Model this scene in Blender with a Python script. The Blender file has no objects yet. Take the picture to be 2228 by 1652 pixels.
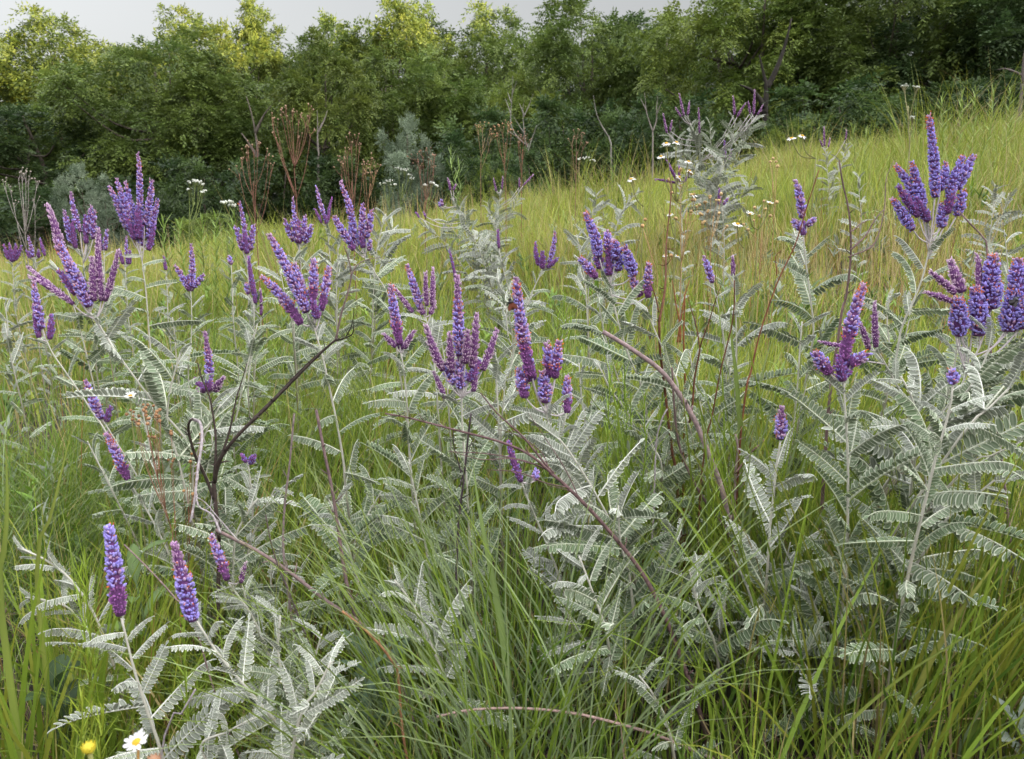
import bpy, math, random
import numpy as np
from mathutils import Vector, Matrix, Quaternion

R = math.radians
rng = np.random.default_rng(7)
random.seed(7)
scene = bpy.context.scene
COL = scene.collection

# ------------------------------------------------------------------ camera
# Pixel coordinates below are those of the photograph seen at 2228 x 1652.
CW, CH, FPX = 2228.0, 1652.0, 1683.0
CAM_H, PITCH = 0.75, R(12.0)
cam = bpy.data.cameras.new('camera')
cam.sensor_fit = 'HORIZONTAL'
cam.sensor_width = 36.0
cam.lens = 36.0 * FPX / CW
cam.clip_start = 0.02
cam.clip_end = 3000
cam.dof.use_dof = True
cam.dof.focus_distance = 1.25
cam.dof.aperture_fstop = 16
camo = bpy.data.objects.new('camera', cam)
COL.objects.link(camo)
camo.location = (0, 0, CAM_H)
camo.rotation_euler = (R(90) - PITCH, 0, 0)
scene.camera = camo
CP, SP = math.cos(PITCH), math.sin(PITCH)


def at(x, y, Y):
    """world point on the plane y = Y seen at picture position x, y"""
    u = (x - CW / 2) / FPX
    v = (CH / 2 - y) / FPX
    dy = CP + v * SP
    dz = -SP + v * CP
    t = Y / dy
    return np.array([u * t, Y, CAM_H + dz * t])


# ------------------------------------------------------------------ terrain
def softplus(a):
    return np.where(a > 20, a, np.log1p(np.exp(np.minimum(a, 20))))


def terrain(x, y):
    x = np.asarray(x, float)
    y = np.asarray(y, float)
    # cross slope, flattening far to either side
    xs = x - softplus((x - 14) / 2.0) * 2.0 + softplus((-5.5 - x) / 1.5) * 1.5
    g = 0.09 * y - 0.21 * softplus((y - 8.6) / 0.9) * 0.9
    g = -0.9 + softplus((g + 0.9) / 0.15) * 0.15
    yb = softplus((-y - 2) / 1.0)
    g = g + 0.06 * yb
    fall = 1.0 - 0.35 / (1 + np.exp(-(y - 16) / 2.0))
    z = 0.135 * xs * fall + g
    z = z + 0.035 * np.sin(1.3 * x + 0.7) * np.cos(1.1 * y + 0.3) + 0.02 * np.sin(3.1 * x + 2 * y)
    # unseen ridge right of and behind the camera, shaped to block the low sun
    s = 0.866 * x - 0.5 * y
    p = 0.5 * x + 0.866 * y
    rid = 14.2 + 1.6 * np.sin(0.21 * p) + 1.1 * np.sin(0.53 * p + 1) + 0.5 * np.sin(1.3 * p)
    z = z + rid / (1 + np.exp(-(s - 26.0) / 2.6)) * 1.0
    # a low far rise behind the trees
    far = 1 / (1 + np.exp(-(y - 62) / 6.0))
    z = z + far * 3.0
    return z


# ------------------------------------------------------------------ mesh helpers
class MB:
    """collects vertices, quads / tris and vertex colours"""

    def __init__(s):
        s.v, s.q, s.t, s.c, s.n = [], [], [], [], 0

    def add(s, v, q=None, t=None, c=(1, 1, 1)):
        v = np.asarray(v, float).reshape(-1, 3)
        c = np.asarray(c, float)
        if c.ndim == 1:
            c = np.tile(c, (len(v), 1))
        if q is not None and len(q):
            s.q.append(np.asarray(q, int).reshape(-1, 4) + s.n)
        if t is not None and len(t):
            s.t.append(np.asarray(t, int).reshape(-1, 3) + s.n)
        s.v.append(v)
        s.c.append(c)
        s.n += len(v)

    def mesh(s, name, mat, off=(0, 0, 0), smooth=True):
        v = np.concatenate(s.v) - np.asarray(off, float)
        c = np.concatenate(s.c)
        q = np.concatenate(s.q) if s.q else np.zeros((0, 4), int)
        t = np.concatenate(s.t) if s.t else np.zeros((0, 3), int)
        me = bpy.data.meshes.new(name)
        nq, nt = len(q), len(t)
        me.vertices.add(len(v))
        me.vertices.foreach_set('co', v.astype(np.float32).ravel())
        me.loops.add(nq * 4 + nt * 3)
        me.loops.foreach_set('vertex_index', np.concatenate([q.ravel(), t.ravel()]).astype(np.int32))
        me.polygons.add(nq + nt)
        ls = np.concatenate([np.arange(nq) * 4, nq * 4 + np.arange(nt) * 3]).astype(np.int32)
        me.polygons.foreach_set('loop_start', ls)
        me.polygons.foreach_set('use_smooth', np.full(nq + nt, smooth))
        a = me.attributes.new('Col', 'FLOAT_COLOR', 'POINT')
        a.data.foreach_set('color', np.concatenate([c, np.ones((len(c), 1))], 1).astype(np.float32).ravel())
        me.materials.append(mat)
        me.update(calc_edges=True)
        me.validate()
        return me


def norm(a):
    a = np.asarray(a, float)
    return a / (np.linalg.norm(a, axis=-1, keepdims=True) + 1e-12)


def tube(mb, pts, rad, c, sides=6, cap=True):
    P = np.asarray(pts, float)
    n = len(P)
    rad = np.broadcast_to(np.asarray(rad, float), (n,))
    T = norm(np.gradient(P, axis=0))
    ref = np.array([0.31, 0.9, 0.2]) if abs(T[0][2]) > .8 else np.array([0.1, 0.2, 1.0])
    A = norm(np.cross(T, ref))
    B = np.cross(T, A)
    ang = np.arange(sides) * 2 * np.pi / sides
    ring = (P[:, None] + rad[:, None, None] * (np.cos(ang)[None, :, None] * A[:, None] + np.sin(ang)[None, :, None] * B[:, None]))
    V = ring.reshape(-1, 3)
    i = np.arange(n - 1)[:, None] * sides
    j = np.arange(sides)[None]
    k = (j + 1) % sides
    q = np.stack([i + j, i + k, i + sides + k, i + sides + j], -1).reshape(-1, 4)
    c = np.asarray(c, float)
    if c.ndim == 2:
        c = np.repeat(c, sides, 0)
    t = None
    if cap:
        V = np.concatenate([V, P[:1], P[-1:]])
        t = [(0 + (a + 1) % sides, a, n * sides) for a in range(sides)] + \
            [((n - 1) * sides + a, (n - 1) * sides + (a + 1) % sides, n * sides + 1) for a in range(sides)]
        if c.ndim == 2:
            c = np.concatenate([c, c[:1], c[-1:]])
    mb.add(V, q, t, c)


def smooth_path(P, n=12, seed=None, wob=0.0):
    """Catmull-Rom through the points, n samples in all"""
    P = np.asarray(P, float)
    if len(P) == 2:
        u = np.linspace(0, 1, n)[:, None]
        out = P[0] * (1 - u) + P[1] * u
    else:
        Q = np.concatenate([[2 * P[0] - P[1]], P, [2 * P[-1] - P[-2]]])
        seg = np.linalg.norm(np.diff(P, axis=0), axis=1)
        cum = np.concatenate([[0], np.cumsum(seg)])
        s = np.linspace(0, cum[-1], n)
        out = []
        for a in s:
            i = min(np.searchsorted(cum, a, 'right') - 1, len(seg) - 1)
            u = (a - cum[i]) / (seg[i] + 1e-9)
            p0, p1, p2, p3 = Q[i:i + 4]
            out.append(0.5 * (2 * p1 + (p2 - p0) * u + (2 * p0 - 5 * p1 + 4 * p2 - p3) * u * u + (3 * p1 - p0 - 3 * p2 + p3) * u ** 3))
        out = np.array(out)
    if wob:
        r = np.random.default_rng(seed or 1)
        ph = r.uniform(0, 6, 6)
        s = np.linspace(0, 1, n)
        L = np.linalg.norm(out[-1] - out[0])
        for k in range(3):
            out[:, k] += wob * L * (np.sin(s * 9 + ph[k]) - np.sin(ph[k]) * (1 - s) - np.sin(9 + ph[k]) * s) * .5
    return out


# ------------------------------------------------------------------ materials
def leafy(name, trans=0.3, rough=0.6, spec=0.25, vary=0.0, tint=(1, 1, 1), noise=0.0, nscale=60.0):
    m = bpy.data.materials.new(name)
    m.use_nodes = True
    nt = m.node_tree
    N, Lk = nt.nodes, nt.links
    N.clear()
    out = N.new('ShaderNodeOutputMaterial')
    at_ = N.new('ShaderNodeAttribute')
    at_.attribute_name = 'Col'
    col = at_.outputs['Color']
    if vary:
        oi = N.new('ShaderNodeObjectInfo')
        hs = N.new('ShaderNodeHueSaturation')
        mr = N.new('ShaderNodeMapRange')
        mr.inputs['To Min'].default_value = 1 - vary
        mr.inputs['To Max'].default_value = 1 + vary
        Lk.new(oi.outputs['Random'], mr.inputs['Value'])
        Lk.new(mr.outputs['Result'], hs.inputs['Value'])
        Lk.new(col, hs.inputs['Color'])
        col = hs.outputs['Color']
    if noise:
        nz = N.new('ShaderNodeTexNoise')
        nz.inputs['Scale'].default_value = nscale
        nz.inputs['Detail'].default_value = 4
        ge = N.new('ShaderNodeNewGeometry')
        Lk.new(ge.outputs['Position'], nz.inputs['Vector'])
        mr = N.new('ShaderNodeMapRange')
        mr.inputs['From Min'].default_value = .3
        mr.inputs['From Max'].default_value = .7
        mr.inputs['To Min'].default_value = 1 - noise
        mr.inputs['To Max'].default_value = 1 + noise
        Lk.new(nz.outputs['Fac'], mr.inputs['Value'])
        hs = N.new('ShaderNodeHueSaturation')
        Lk.new(mr.outputs['Result'], hs.inputs['Value'])
        Lk.new(col, hs.inputs['Color'])
        col = hs.outputs['Color']
    p = N.new('ShaderNodeBsdfPrincipled')
    p.inputs['Roughness'].default_value = rough
    p.inputs['Specular IOR Level'].default_value = spec
    Lk.new(col, p.inputs['Base Color'])
    sh = p.outputs['BSDF']
    if trans:
        tr = N.new('ShaderNodeBsdfTranslucent')
        Lk.new(col, tr.inputs['Color'])
        mx = N.new('ShaderNodeMixShader')
        mx.inputs['Fac'].default_value = trans
        Lk.new(sh, mx.inputs[1])
        Lk.new(tr.outputs['BSDF'], mx.inputs[2])
        sh = mx.outputs['Shader']
    Lk.new(sh, out.inputs['Surface'])
    return m


M_GRASS = leafy('grass blade', .28, .5, .35)
M_LEAF = leafy('felted leaf', .12, .75, .15, vary=.24)
M_STEM = leafy('felted stem', 0, .8, .15)
M_FLOWER = leafy('floret', .2, .6, .2)
M_TWIG = leafy('dead bark', 0, .85, .2, noise=.35, nscale=220)
M_TREELEAF = leafy('tree leaf', .35, .55, .3, vary=.2)
M_BARK = leafy('tree bark', 0, .9, .15, noise=.35, nscale=6)
M_PETAL = leafy('white petal', .3, .5, .25)
M_BUG = leafy('insect shell', 0, .35, .5)

m = bpy.data.materials.new('soil')
m.use_nodes = True
nt = m.node_tree
bs = nt.nodes['Principled BSDF']
bs.inputs['Roughness'].default_value = .95
nz = nt.nodes.new('ShaderNodeTexNoise')
nz.inputs['Scale'].default_value = 9
nz.inputs['Detail'].default_value = 8
ge = nt.nodes.new('ShaderNodeNewGeometry')
nt.links.new(ge.outputs['Position'], nz.inputs['Vector'])
cr = nt.nodes.new('ShaderNodeValToRGB')
e = cr.color_ramp.elements
e[0].position, e[0].color = .3, (.018, .013, .010, 1)
e[1].position, e[1].color = .72, (.07, .052, .03, 1)
n2 = cr.color_ramp.elements.new(.55)
n2.color = (.035, .028, .018, 1)
nt.links.new(nz.outputs['Fac'], cr.inputs['Fac'])
nt.links.new(cr.outputs['Color'], bs.inputs['Base Color'])
bp = nt.nodes.new('ShaderNodeBump')
bp.inputs['Strength'].default_value = .6
bp.inputs['Distance'].default_value = .02
nt.links.new(nz.outputs['Fac'], bp.inputs['Height'])
nt.links.new(bp.outputs['Normal'], bs.inputs['Normal'])
M_SOIL = m


# ------------------------------------------------------------------ objects
def link(o):
    COL.objects.link(o)
    return o


def tag(o, label=None, cat=None, group=None, kind=None):
    if label:
        o['label'] = label
    if cat:
        o['category'] = cat
    if group:
        o['group'] = group
    if kind:
        o['kind'] = kind
    return o


def thing(name, label, cat, loc, group=None):
    o = bpy.data.objects.new(name, None)
    o.empty_display_size = .05
    o.location = loc
    return tag(link(o), label, cat, group)


def part(name, me, parent, label=None):
    o = bpy.data.objects.new(name, me)
    link(o)
    o.parent = parent
    if label:
        o['label'] = label
    return o


def solo(name, me, label, cat, loc, group=None, kind=None):
    o = bpy.data.objects.new(name, me)
    o.location = loc
    return tag(link(o), label, cat, group, kind)


def ground_at(x, y):
    return np.array([x, y, float(terrain(x, y))])


# ------------------------------------------------------------------ ground sheet
def axis(lo, hi, near, step, big):
    a = [near[0]]
    s = step
    while a[-1] > lo:
        s = min(s * 1.25, big)
        a.append(a[-1] - s)
    a = a[::-1]
    a += list(np.arange(near[0] + step, near[1], step))
    s = step
    while a[-1] < hi:
        s = min(s * 1.25, big)
        a.append(a[-1] + s)
    return np.array(a)


gx = axis(-900, 900, (-9, 11), .25, 40)
gy = axis(-500, 1200, (-1, 13), .25, 40)
# a denser band where the ridge stands
GX, GY = np.meshgrid(gx, gy)
GZ = terrain(GX, GY)
nx, ny = len(gx), len(gy)
idx = np.arange(nx * ny).reshape(ny, nx)
q = np.stack([idx[:-1, :-1], idx[:-1, 1:], idx[1:, 1:], idx[1:, :-1]], -1).reshape(-1, 4)
mb = MB()
mb.add(np.stack([GX, GY, GZ], -1).reshape(-1, 3), q)
solo('ground', mb.mesh('ground', M_SOIL), 'dark soil of the sloping prairie under the grass', 'ground', (0, 0, 0), kind='structure')

# ------------------------------------------------------------------ light
SUN_EL = R(8.0)
SH = np.array([0.866, -0.5])
sun = bpy.data.lights.new('sun', 'SUN')
sun.energy = 2.8
sun.angle = R(0.5)
sun.color = (1.0, .72, .36)
suno = bpy.data.objects.new('sun', sun)
link(suno)
tosun = Vector((SH[0] * math.cos(SUN_EL), SH[1] * math.cos(SUN_EL), math.sin(SUN_EL)))
suno.rotation_euler = tosun.to_track_quat('Z', 'Y').to_euler()
suno.location = (20, -12, 30)

w = bpy.data.worlds.new('World')
scene.world = w
w.use_nodes = True
nt = w.node_tree
bg = nt.nodes['Background']
sky = nt.nodes.new('ShaderNodeTexSky')
sky.sky_type = 'NISHITA'
sky.sun_disc = False
sky.sun_elevation = SUN_EL
sky.sun_rotation = math.atan2(SH[0], SH[1])
sky.air_density = 1.0
sky.dust_density = 4.0
sky.ozone_density = 1.0
hs = nt.nodes.new('ShaderNodeHueSaturation')
hs.inputs['Saturation'].default_value = SKY_SAT if 'SKY_SAT' in globals() else .12
nt.links.new(sky.outputs['Color'], hs.inputs['Color'])
nt.links.new(hs.outputs['Color'], bg.inputs['Color'])
# an overcast-like dome: dimmer low down, brighter overhead
tc = nt.nodes.new('ShaderNodeTexCoord')
sx = nt.nodes.new('ShaderNodeSeparateXYZ')
nt.links.new(tc.outputs['Generated'], sx.inputs['Vector'])
mr = nt.nodes.new('ShaderNodeMapRange')
mr.interpolation_type = 'SMOOTHSTEP'
mr.inputs['From Min'].default_value = .24
mr.inputs['From Max'].default_value = .75
mr.inputs['To Min'].default_value = .37
mr.inputs['To Max'].default_value = 3.1
nt.links.new(sx.outputs['Z'], mr.inputs['Value'])
ml = nt.nodes.new('ShaderNodeVectorMath')
ml.operation = 'SCALE'
nt.links.new(hs.outputs['Color'], ml.inputs[0])
nt.links.new(mr.outputs['Result'], ml.inputs['Scale'])
nt.links.new(ml.outputs['Vector'], bg.inputs['Color'])
bg.inputs['Strength'].default_value = .15
vs = scene.view_settings
scene.display_settings.display_device = 'sRGB'
vs.view_transform = 'Standard'
vs.look = 'None'
vs.gamma = 1
vs.exposure = 2.5
cy = scene.cycles
cy.max_bounces = 6
cy.diffuse_bounces = 3
cy.glossy_bounces = 2
cy.transmission_bounces = 4
cy.use_denoising = True
# ------------------------------------------------------------------ grass
def vnoise(x, y, f, seed):
    r = np.random.default_rng(seed)
    out = 0
    for k in range(5):
        a = r.uniform(0, 6.283)
        ff = f * r.uniform(.6, 1.7)
        out = out + np.sin(ff * (x * np.cos(a) + y * np.sin(a)) + r.uniform(0, 6.28))
    return out / 5 * 1.6


def blades(mb, root, phi, th0, th1, L, W, col, tipcol=None, K=5, twist=None):
    """root Nx3; phi heading; th0 lean at base, th0+th1 lean at tip"""
    n = len(L)
    t = np.linspace(0, 1, K + 1)
    th = th0[:, None] + th1[:, None] * t[None] ** 1.4
    ds = L[:, None] / K
    hx = np.sin(th) * ds
    hz = np.cos(th) * ds
    r = np.concatenate([np.zeros((n, 1)), np.cumsum((hx[:, :-1] + hx[:, 1:]) / 2, 1)], 1)
    z = np.concatenate([np.zeros((n, 1)), np.cumsum((hz[:, :-1] + hz[:, 1:]) / 2, 1)], 1)
    cx, sx = np.cos(phi)[:, None], np.sin(phi)[:, None]
    P = np.stack([root[:, 0:1] + r * cx, root[:, 1:2] + r * sx, root[:, 2:3] + z], -1)
    tw = (phi + np.pi / 2 if twist is None else twist)
    wp = np.clip(1.0 - t ** 2.2, 0.04, 1) * np.minimum(1, .55 + 2 * t)
    wid = W[:, None] * wp[None] * .5
    tw = tw[:, None] + 0.8 * t[None] * np.sin(phi * 7)[:, None]
    D = np.stack([np.cos(tw), np.sin(tw), np.zeros_like(tw)], -1) * wid[..., None]
    V = np.stack([P - D, P + D], 2).reshape(n, -1, 3)
    i = np.arange(K)
    q1 = np.stack([2 * i, 2 * i + 1, 2 * i + 3, 2 * i + 2], -1)
    q = (q1[None] + (np.arange(n) * (2 * (K + 1)))[:, None, None]).reshape(-1, 4)
    c = np.repeat(col[:, None], 2 * (K + 1), 1)
    if tipcol is not None:
        f = np.repeat(np.clip((t - .45) / .55, 0, 1), 2)[None, :, None]
        c = c * (1 - f) + tipcol[:, None] * f
    mb.add(V.reshape(-1, 3), q, None, c.reshape(-1, 3))


G_GREEN = np.array([.150, .225, .026])
G_DEEP = np.array([.075, .145, .020])
G_YEL = np.array([.310, .345, .045])
G_TAN = np.array([.45, .35, .17])
G_RED = np.array([.22, .12, .05])
G_BLUE = np.array([.185, .240, .115])


def grass_zone(mb, n, y0, y1, wmin, wmax, hmin, hmax, K=5, seed=1, margin=.9, power=1.0):
    r = np.random.default_rng(seed)
    y = y0 + (y1 - y0) * r.random(n) ** power
    x = r.uniform(-1, 1, n) * (y * .70 + margin)
    clump = vnoise(x, y, 9, 3) * .55 + vnoise(x, y, 23, 4) * .55 + .35 * vnoise(x, y, 2.7, 6)
    keep = r.random(n) < np.clip(.72 + .75 * clump, .06, 1)
    x, y = x[keep], y[keep]
    n = len(x)
    # pull towards tuft centres
    tx = np.round(x / .09 + .3 * np.sin(y * 31)) * .09
    ty = np.round(y / .09 + .3 * np.sin(x * 29)) * .09
    pull = r.uniform(0, .55, n)
    x2 = x + (tx - x) * pull
    y2 = y + (ty - y) * pull
    root = np.stack([x2, y2, terrain(x2, y2) - .005], -1)
    away = np.arctan2(y - ty, x - tx)
    lean_dir = 0.5 + 1.1 * vnoise(x, y, 1.3, 8)
    mix = r.random(n)
    phi = np.where(mix < .45, away + r.normal(0, .5, n), np.where(mix < .8, lean_dir + r.normal(0, .6, n), r.uniform(0, 6.283, n)))
    L = r.uniform(hmin, hmax, n) * (1 + .22 * vnoise(x, y, 1.7, 5) + .22 * vnoise(x, y, 6.3, 7)) * np.where(r.random(n) < .08, 1.35, 1)
    L = L * np.clip(1 + .16 * (x - 1.5) / 3, .82, 1.3)
    L = L * np.clip(.34 + (y - .55) / .85, .34, 1)
    th0 = np.abs(r.normal(.12, .16, n))
    th1 = np.abs(r.normal(.55, .45, n))
    W = r.uniform(wmin, wmax, n) * np.where(r.random(n) < .06, 1.9, 1)
    a = vnoise(x, y, 1.1, 11) + .25 * np.clip(y - 1.2, 0, 1) + .5 * vnoise(x, y, 4.1, 12) + r.normal(0, .55, n)
    col = np.where((a > .55)[:, None], G_YEL, np.where((a < -.75)[:, None], G_DEEP, G_GREEN))
    b = vnoise(x, y, 1.6, 14) - .40 + .95 * np.clip((y - 1.5) / 2.2, 0, 1) + r.normal(0, .5, n)
    col = np.where((b > 1.05)[:, None], G_TAN, col)
    col = np.where(((b > 1.0) & (r.random(n) < .22))[:, None], G_RED, col)
    u = r.random(n)[:, None]
    col = np.where(u < .025, G_RED * .9, np.where(u < .07, G_TAN * .9, np.where(u < .22, G_BLUE, col)))
    far = np.clip((y - 3) / 4, 0, .45)[:, None]
    col = col * (1 - far) + (G_YEL * .52 + G_GREEN * .42 + G_TAN * .12) * far
    col = col * r.uniform(.75, 1.25, (n, 1))
    tip = col * .65 + G_YEL * .42
    blades(mb, root, phi, th0, th1, L, W, col, tip, K, twist=r.uniform(0, 6.283, n))


mb = MB()
grass_zone(mb, 22000, .45, 2.0, .0018, .0038, .16, .34, 6, 1, .45, .85)
grass_zone(mb, 62000, 1.5, 4.2, .0022, .0046, .15, .32, 5, 2, .9)
grass_zone(mb, 105000, 3.6, 8.6, .0038, .0070, .22, .40, 4, 3, 1.2)
grass_zone(mb, 26000, 8.0, 11.5, .006, .010, .22, .40, 3, 4, 2)
# straw coloured flowering culms standing above the rest
r = np.random.default_rng(57)
n = 5200
y = 1.5 + 7 * r.random(n) ** .8
x = r.uniform(-1, 1, n) * (y * .7 + .6)
k_ = r.random(n) < np.clip(.45 + .6 * vnoise(x, y, 1.6, 14), .04, 1)
x, y = x[k_], y[k_]
n = len(x)
root = np.stack([x, y, terrain(x, y)], -1)
cc = np.where(r.random((n, 1)) < .6, G_TAN, np.where(r.random((n, 1)) < .5, G_RED * 1.4, G_YEL)) * r.uniform(.75, 1.15, (n, 1))
blades(mb, root, r.uniform(0, 6.283, n), np.abs(r.normal(.08, .1, n)), np.abs(r.normal(.2, .25, n)), r.uniform(.32, .55, n), .0016 + .0004 * y, cc, None, 5)
# small broad leaved herbs mixed through the sward
r = np.random.default_rng(58)
nc, nl_ = 1500, 12
y = .9 + 6.5 * r.random(nc) ** .9
x = r.uniform(-1, 1, nc) * (y * .7 + .5)
hz_ = r.uniform(.02, .24, nc) * np.clip(.4 + (y - .6), .4, 1)
pal_ = np.array([[.14, .24, .03], [.20, .30, .05], [.17, .22, .13], [.08, .14, .03], [.24, .27, .20]])[r.integers(0, 5, nc)]
sz = r.uniform(.6, 1.3, nc)
X_, Y_, Z_ = [np.repeat(a, nl_) for a in (x, y, hz_)]
root = np.stack([X_ + r.normal(0, .008, nc * nl_), Y_ + r.normal(0, .008, nc * nl_), terrain(X_, Y_) + Z_ + r.uniform(-.04, .03, nc * nl_)], -1)
S_ = np.repeat(sz, nl_)
blades(mb, root, r.uniform(0, 6.283, nc * nl_), r.uniform(.4, 1.1, nc * nl_), r.uniform(.1, .8, nc * nl_), .045 * S_ * r.uniform(.7, 1.3, nc * nl_), .0085 * S_, np.repeat(pal_, nl_, 0) * r.uniform(.75, 1.25, (nc * nl_, 1)), None, 4)
# dead litter lying low
r = np.random.default_rng(55)
n = 9000
y = .3 + 3.5 * r.random(n) ** .8
x = r.uniform(-1, 1, n) * (y * .7 + .5)
root = np.stack([x, y, terrain(x, y) + r.uniform(0, .05, n)], -1)
blades(mb, root, r.uniform(0, 6.283, n), r.uniform(.9, 1.5, n), r.uniform(-.2, .5, n), r.uniform(.06, .2, n), r.uniform(.0015, .004, n),
       np.where(r.random((n, 1)) < .5, G_TAN * .8, np.array([.12, .08, .05])) * r.uniform(.6, 1.2, (n, 1)), None, 3)
solo('grass', mb.mesh('grass', M_GRASS), 'green and straw coloured prairie grass covering the whole slope', 'grass', (0, 0, 0), kind='stuff')


# wide fringe of coarser meadow out to the trees and beyond the frame
mb = MB()
r = np.random.default_rng(56)
n = 30000
y = r.uniform(11, 40, n)
x = r.uniform(-1, 1, n) * (y * .75 + 3)
root = np.stack([x, y, terrain(x, y) - .01], -1)
c = np.where(r.random((n, 1)) < .5, G_DEEP, G_GREEN) * r.uniform(.5, 1.0, (n, 1))
blades(mb, root, r.uniform(0, 6.28, n), r.uniform(0, .4, n), r.uniform(.3, 1, n), r.uniform(.3, .6, n), r.uniform(.015, .03, n), c, None, 3)
solo('woodland_undergrowth', mb.mesh('woodland_undergrowth', M_GRASS), 'dark rank undergrowth on the ground beneath the trees', 'undergrowth', (0, 0, 0), kind='stuff')


def tuft(label, px, py, Y, n, L, W, spread, lean, cols, dirx=0, K=7, seed=0, name='grass_tuft', curve=.9, rad=.05, group=None, rootpx=None):
    """a clump of long blades; px, py is about where its middle shows"""
    p = at(px, py, Y)
    g = ground_at(p[0], p[1])
    r = np.random.default_rng(1000 + seed)
    a = r.uniform(0, 6.283, n)
    d = np.sqrt(r.random(n)) * rad
    x, y = g[0] + np.cos(a) * d, g[1] + np.sin(a) * d
    root = np.stack([x, y, terrain(x, y) - .004], -1)
    phi = np.where(r.random(n) < abs(dirx), (0 if dirx > 0 else np.pi) + r.normal(0, .5, n), a + r.normal(0, .4, n))
    col = np.array(cols)[r.integers(0, len(cols), n)] * r.uniform(.75, 1.25, (n, 1))
    m_ = MB()
    blades(m_, root, phi, np.abs(r.normal(lean, spread, n)), np.abs(r.normal(curve, .35, n)), L * r.uniform(.6, 1.1, n), W * r.uniform(.6, 1.2, n), col,
           col * .7 + G_YEL * .3, K, twist=r.uniform(0, 6.283, n))
    return solo(name, m_.mesh(name, M_GRASS, g), label, 'grass', g, group)


def broad_blade(label, pts, Y, W, col, seed=0):
    """one wide blade through picture points, rooted in the ground; pts run from tip to base"""
    P = [at(x, y, Y + .01 * i) for i, (x, y) in enumerate(pts)]
    b = P[-1] + (P[-1] - P[-2]) * .3
    g = ground_at(b[0], b[1])
    P.append(g)
    P = smooth_path(P, 16)[::-1]
    t = np.linspace(0, 1, 16)
    w_ = W * np.clip(1 - t ** 3, .03, 1) * np.minimum(1, .5 + 2 * t) * .5
    D = np.array([.93, -.25, .0])
    N = np.array([.25, .93, .0])
    V = np.stack([P - D * w_[:, None], P + N * (w_ * .35)[:, None], P + D * w_[:, None]], 1)
    i = np.arange(15)
    q = np.concatenate([np.stack([3 * i, 3 * i + 1, 3 * i + 4, 3 * i + 3], -1), np.stack([3 * i + 1, 3 * i + 2, 3 * i + 5, 3 * i + 4], -1)])
    c = np.tile(np.array(col), (16, 1)) * (1 - .15 * np.sin(t * 12)[:, None])
    c = np.repeat(c[:, None], 3, 1)
    c[:, 1] *= 1.25
    m_ = MB()
    m_.add(V.reshape(-1, 3), q, None, c.reshape(-1, 3))
    return solo('tall_grass', m_.mesh('tall_grass', M_GRASS, g), label, 'grass blade', g)


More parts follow.
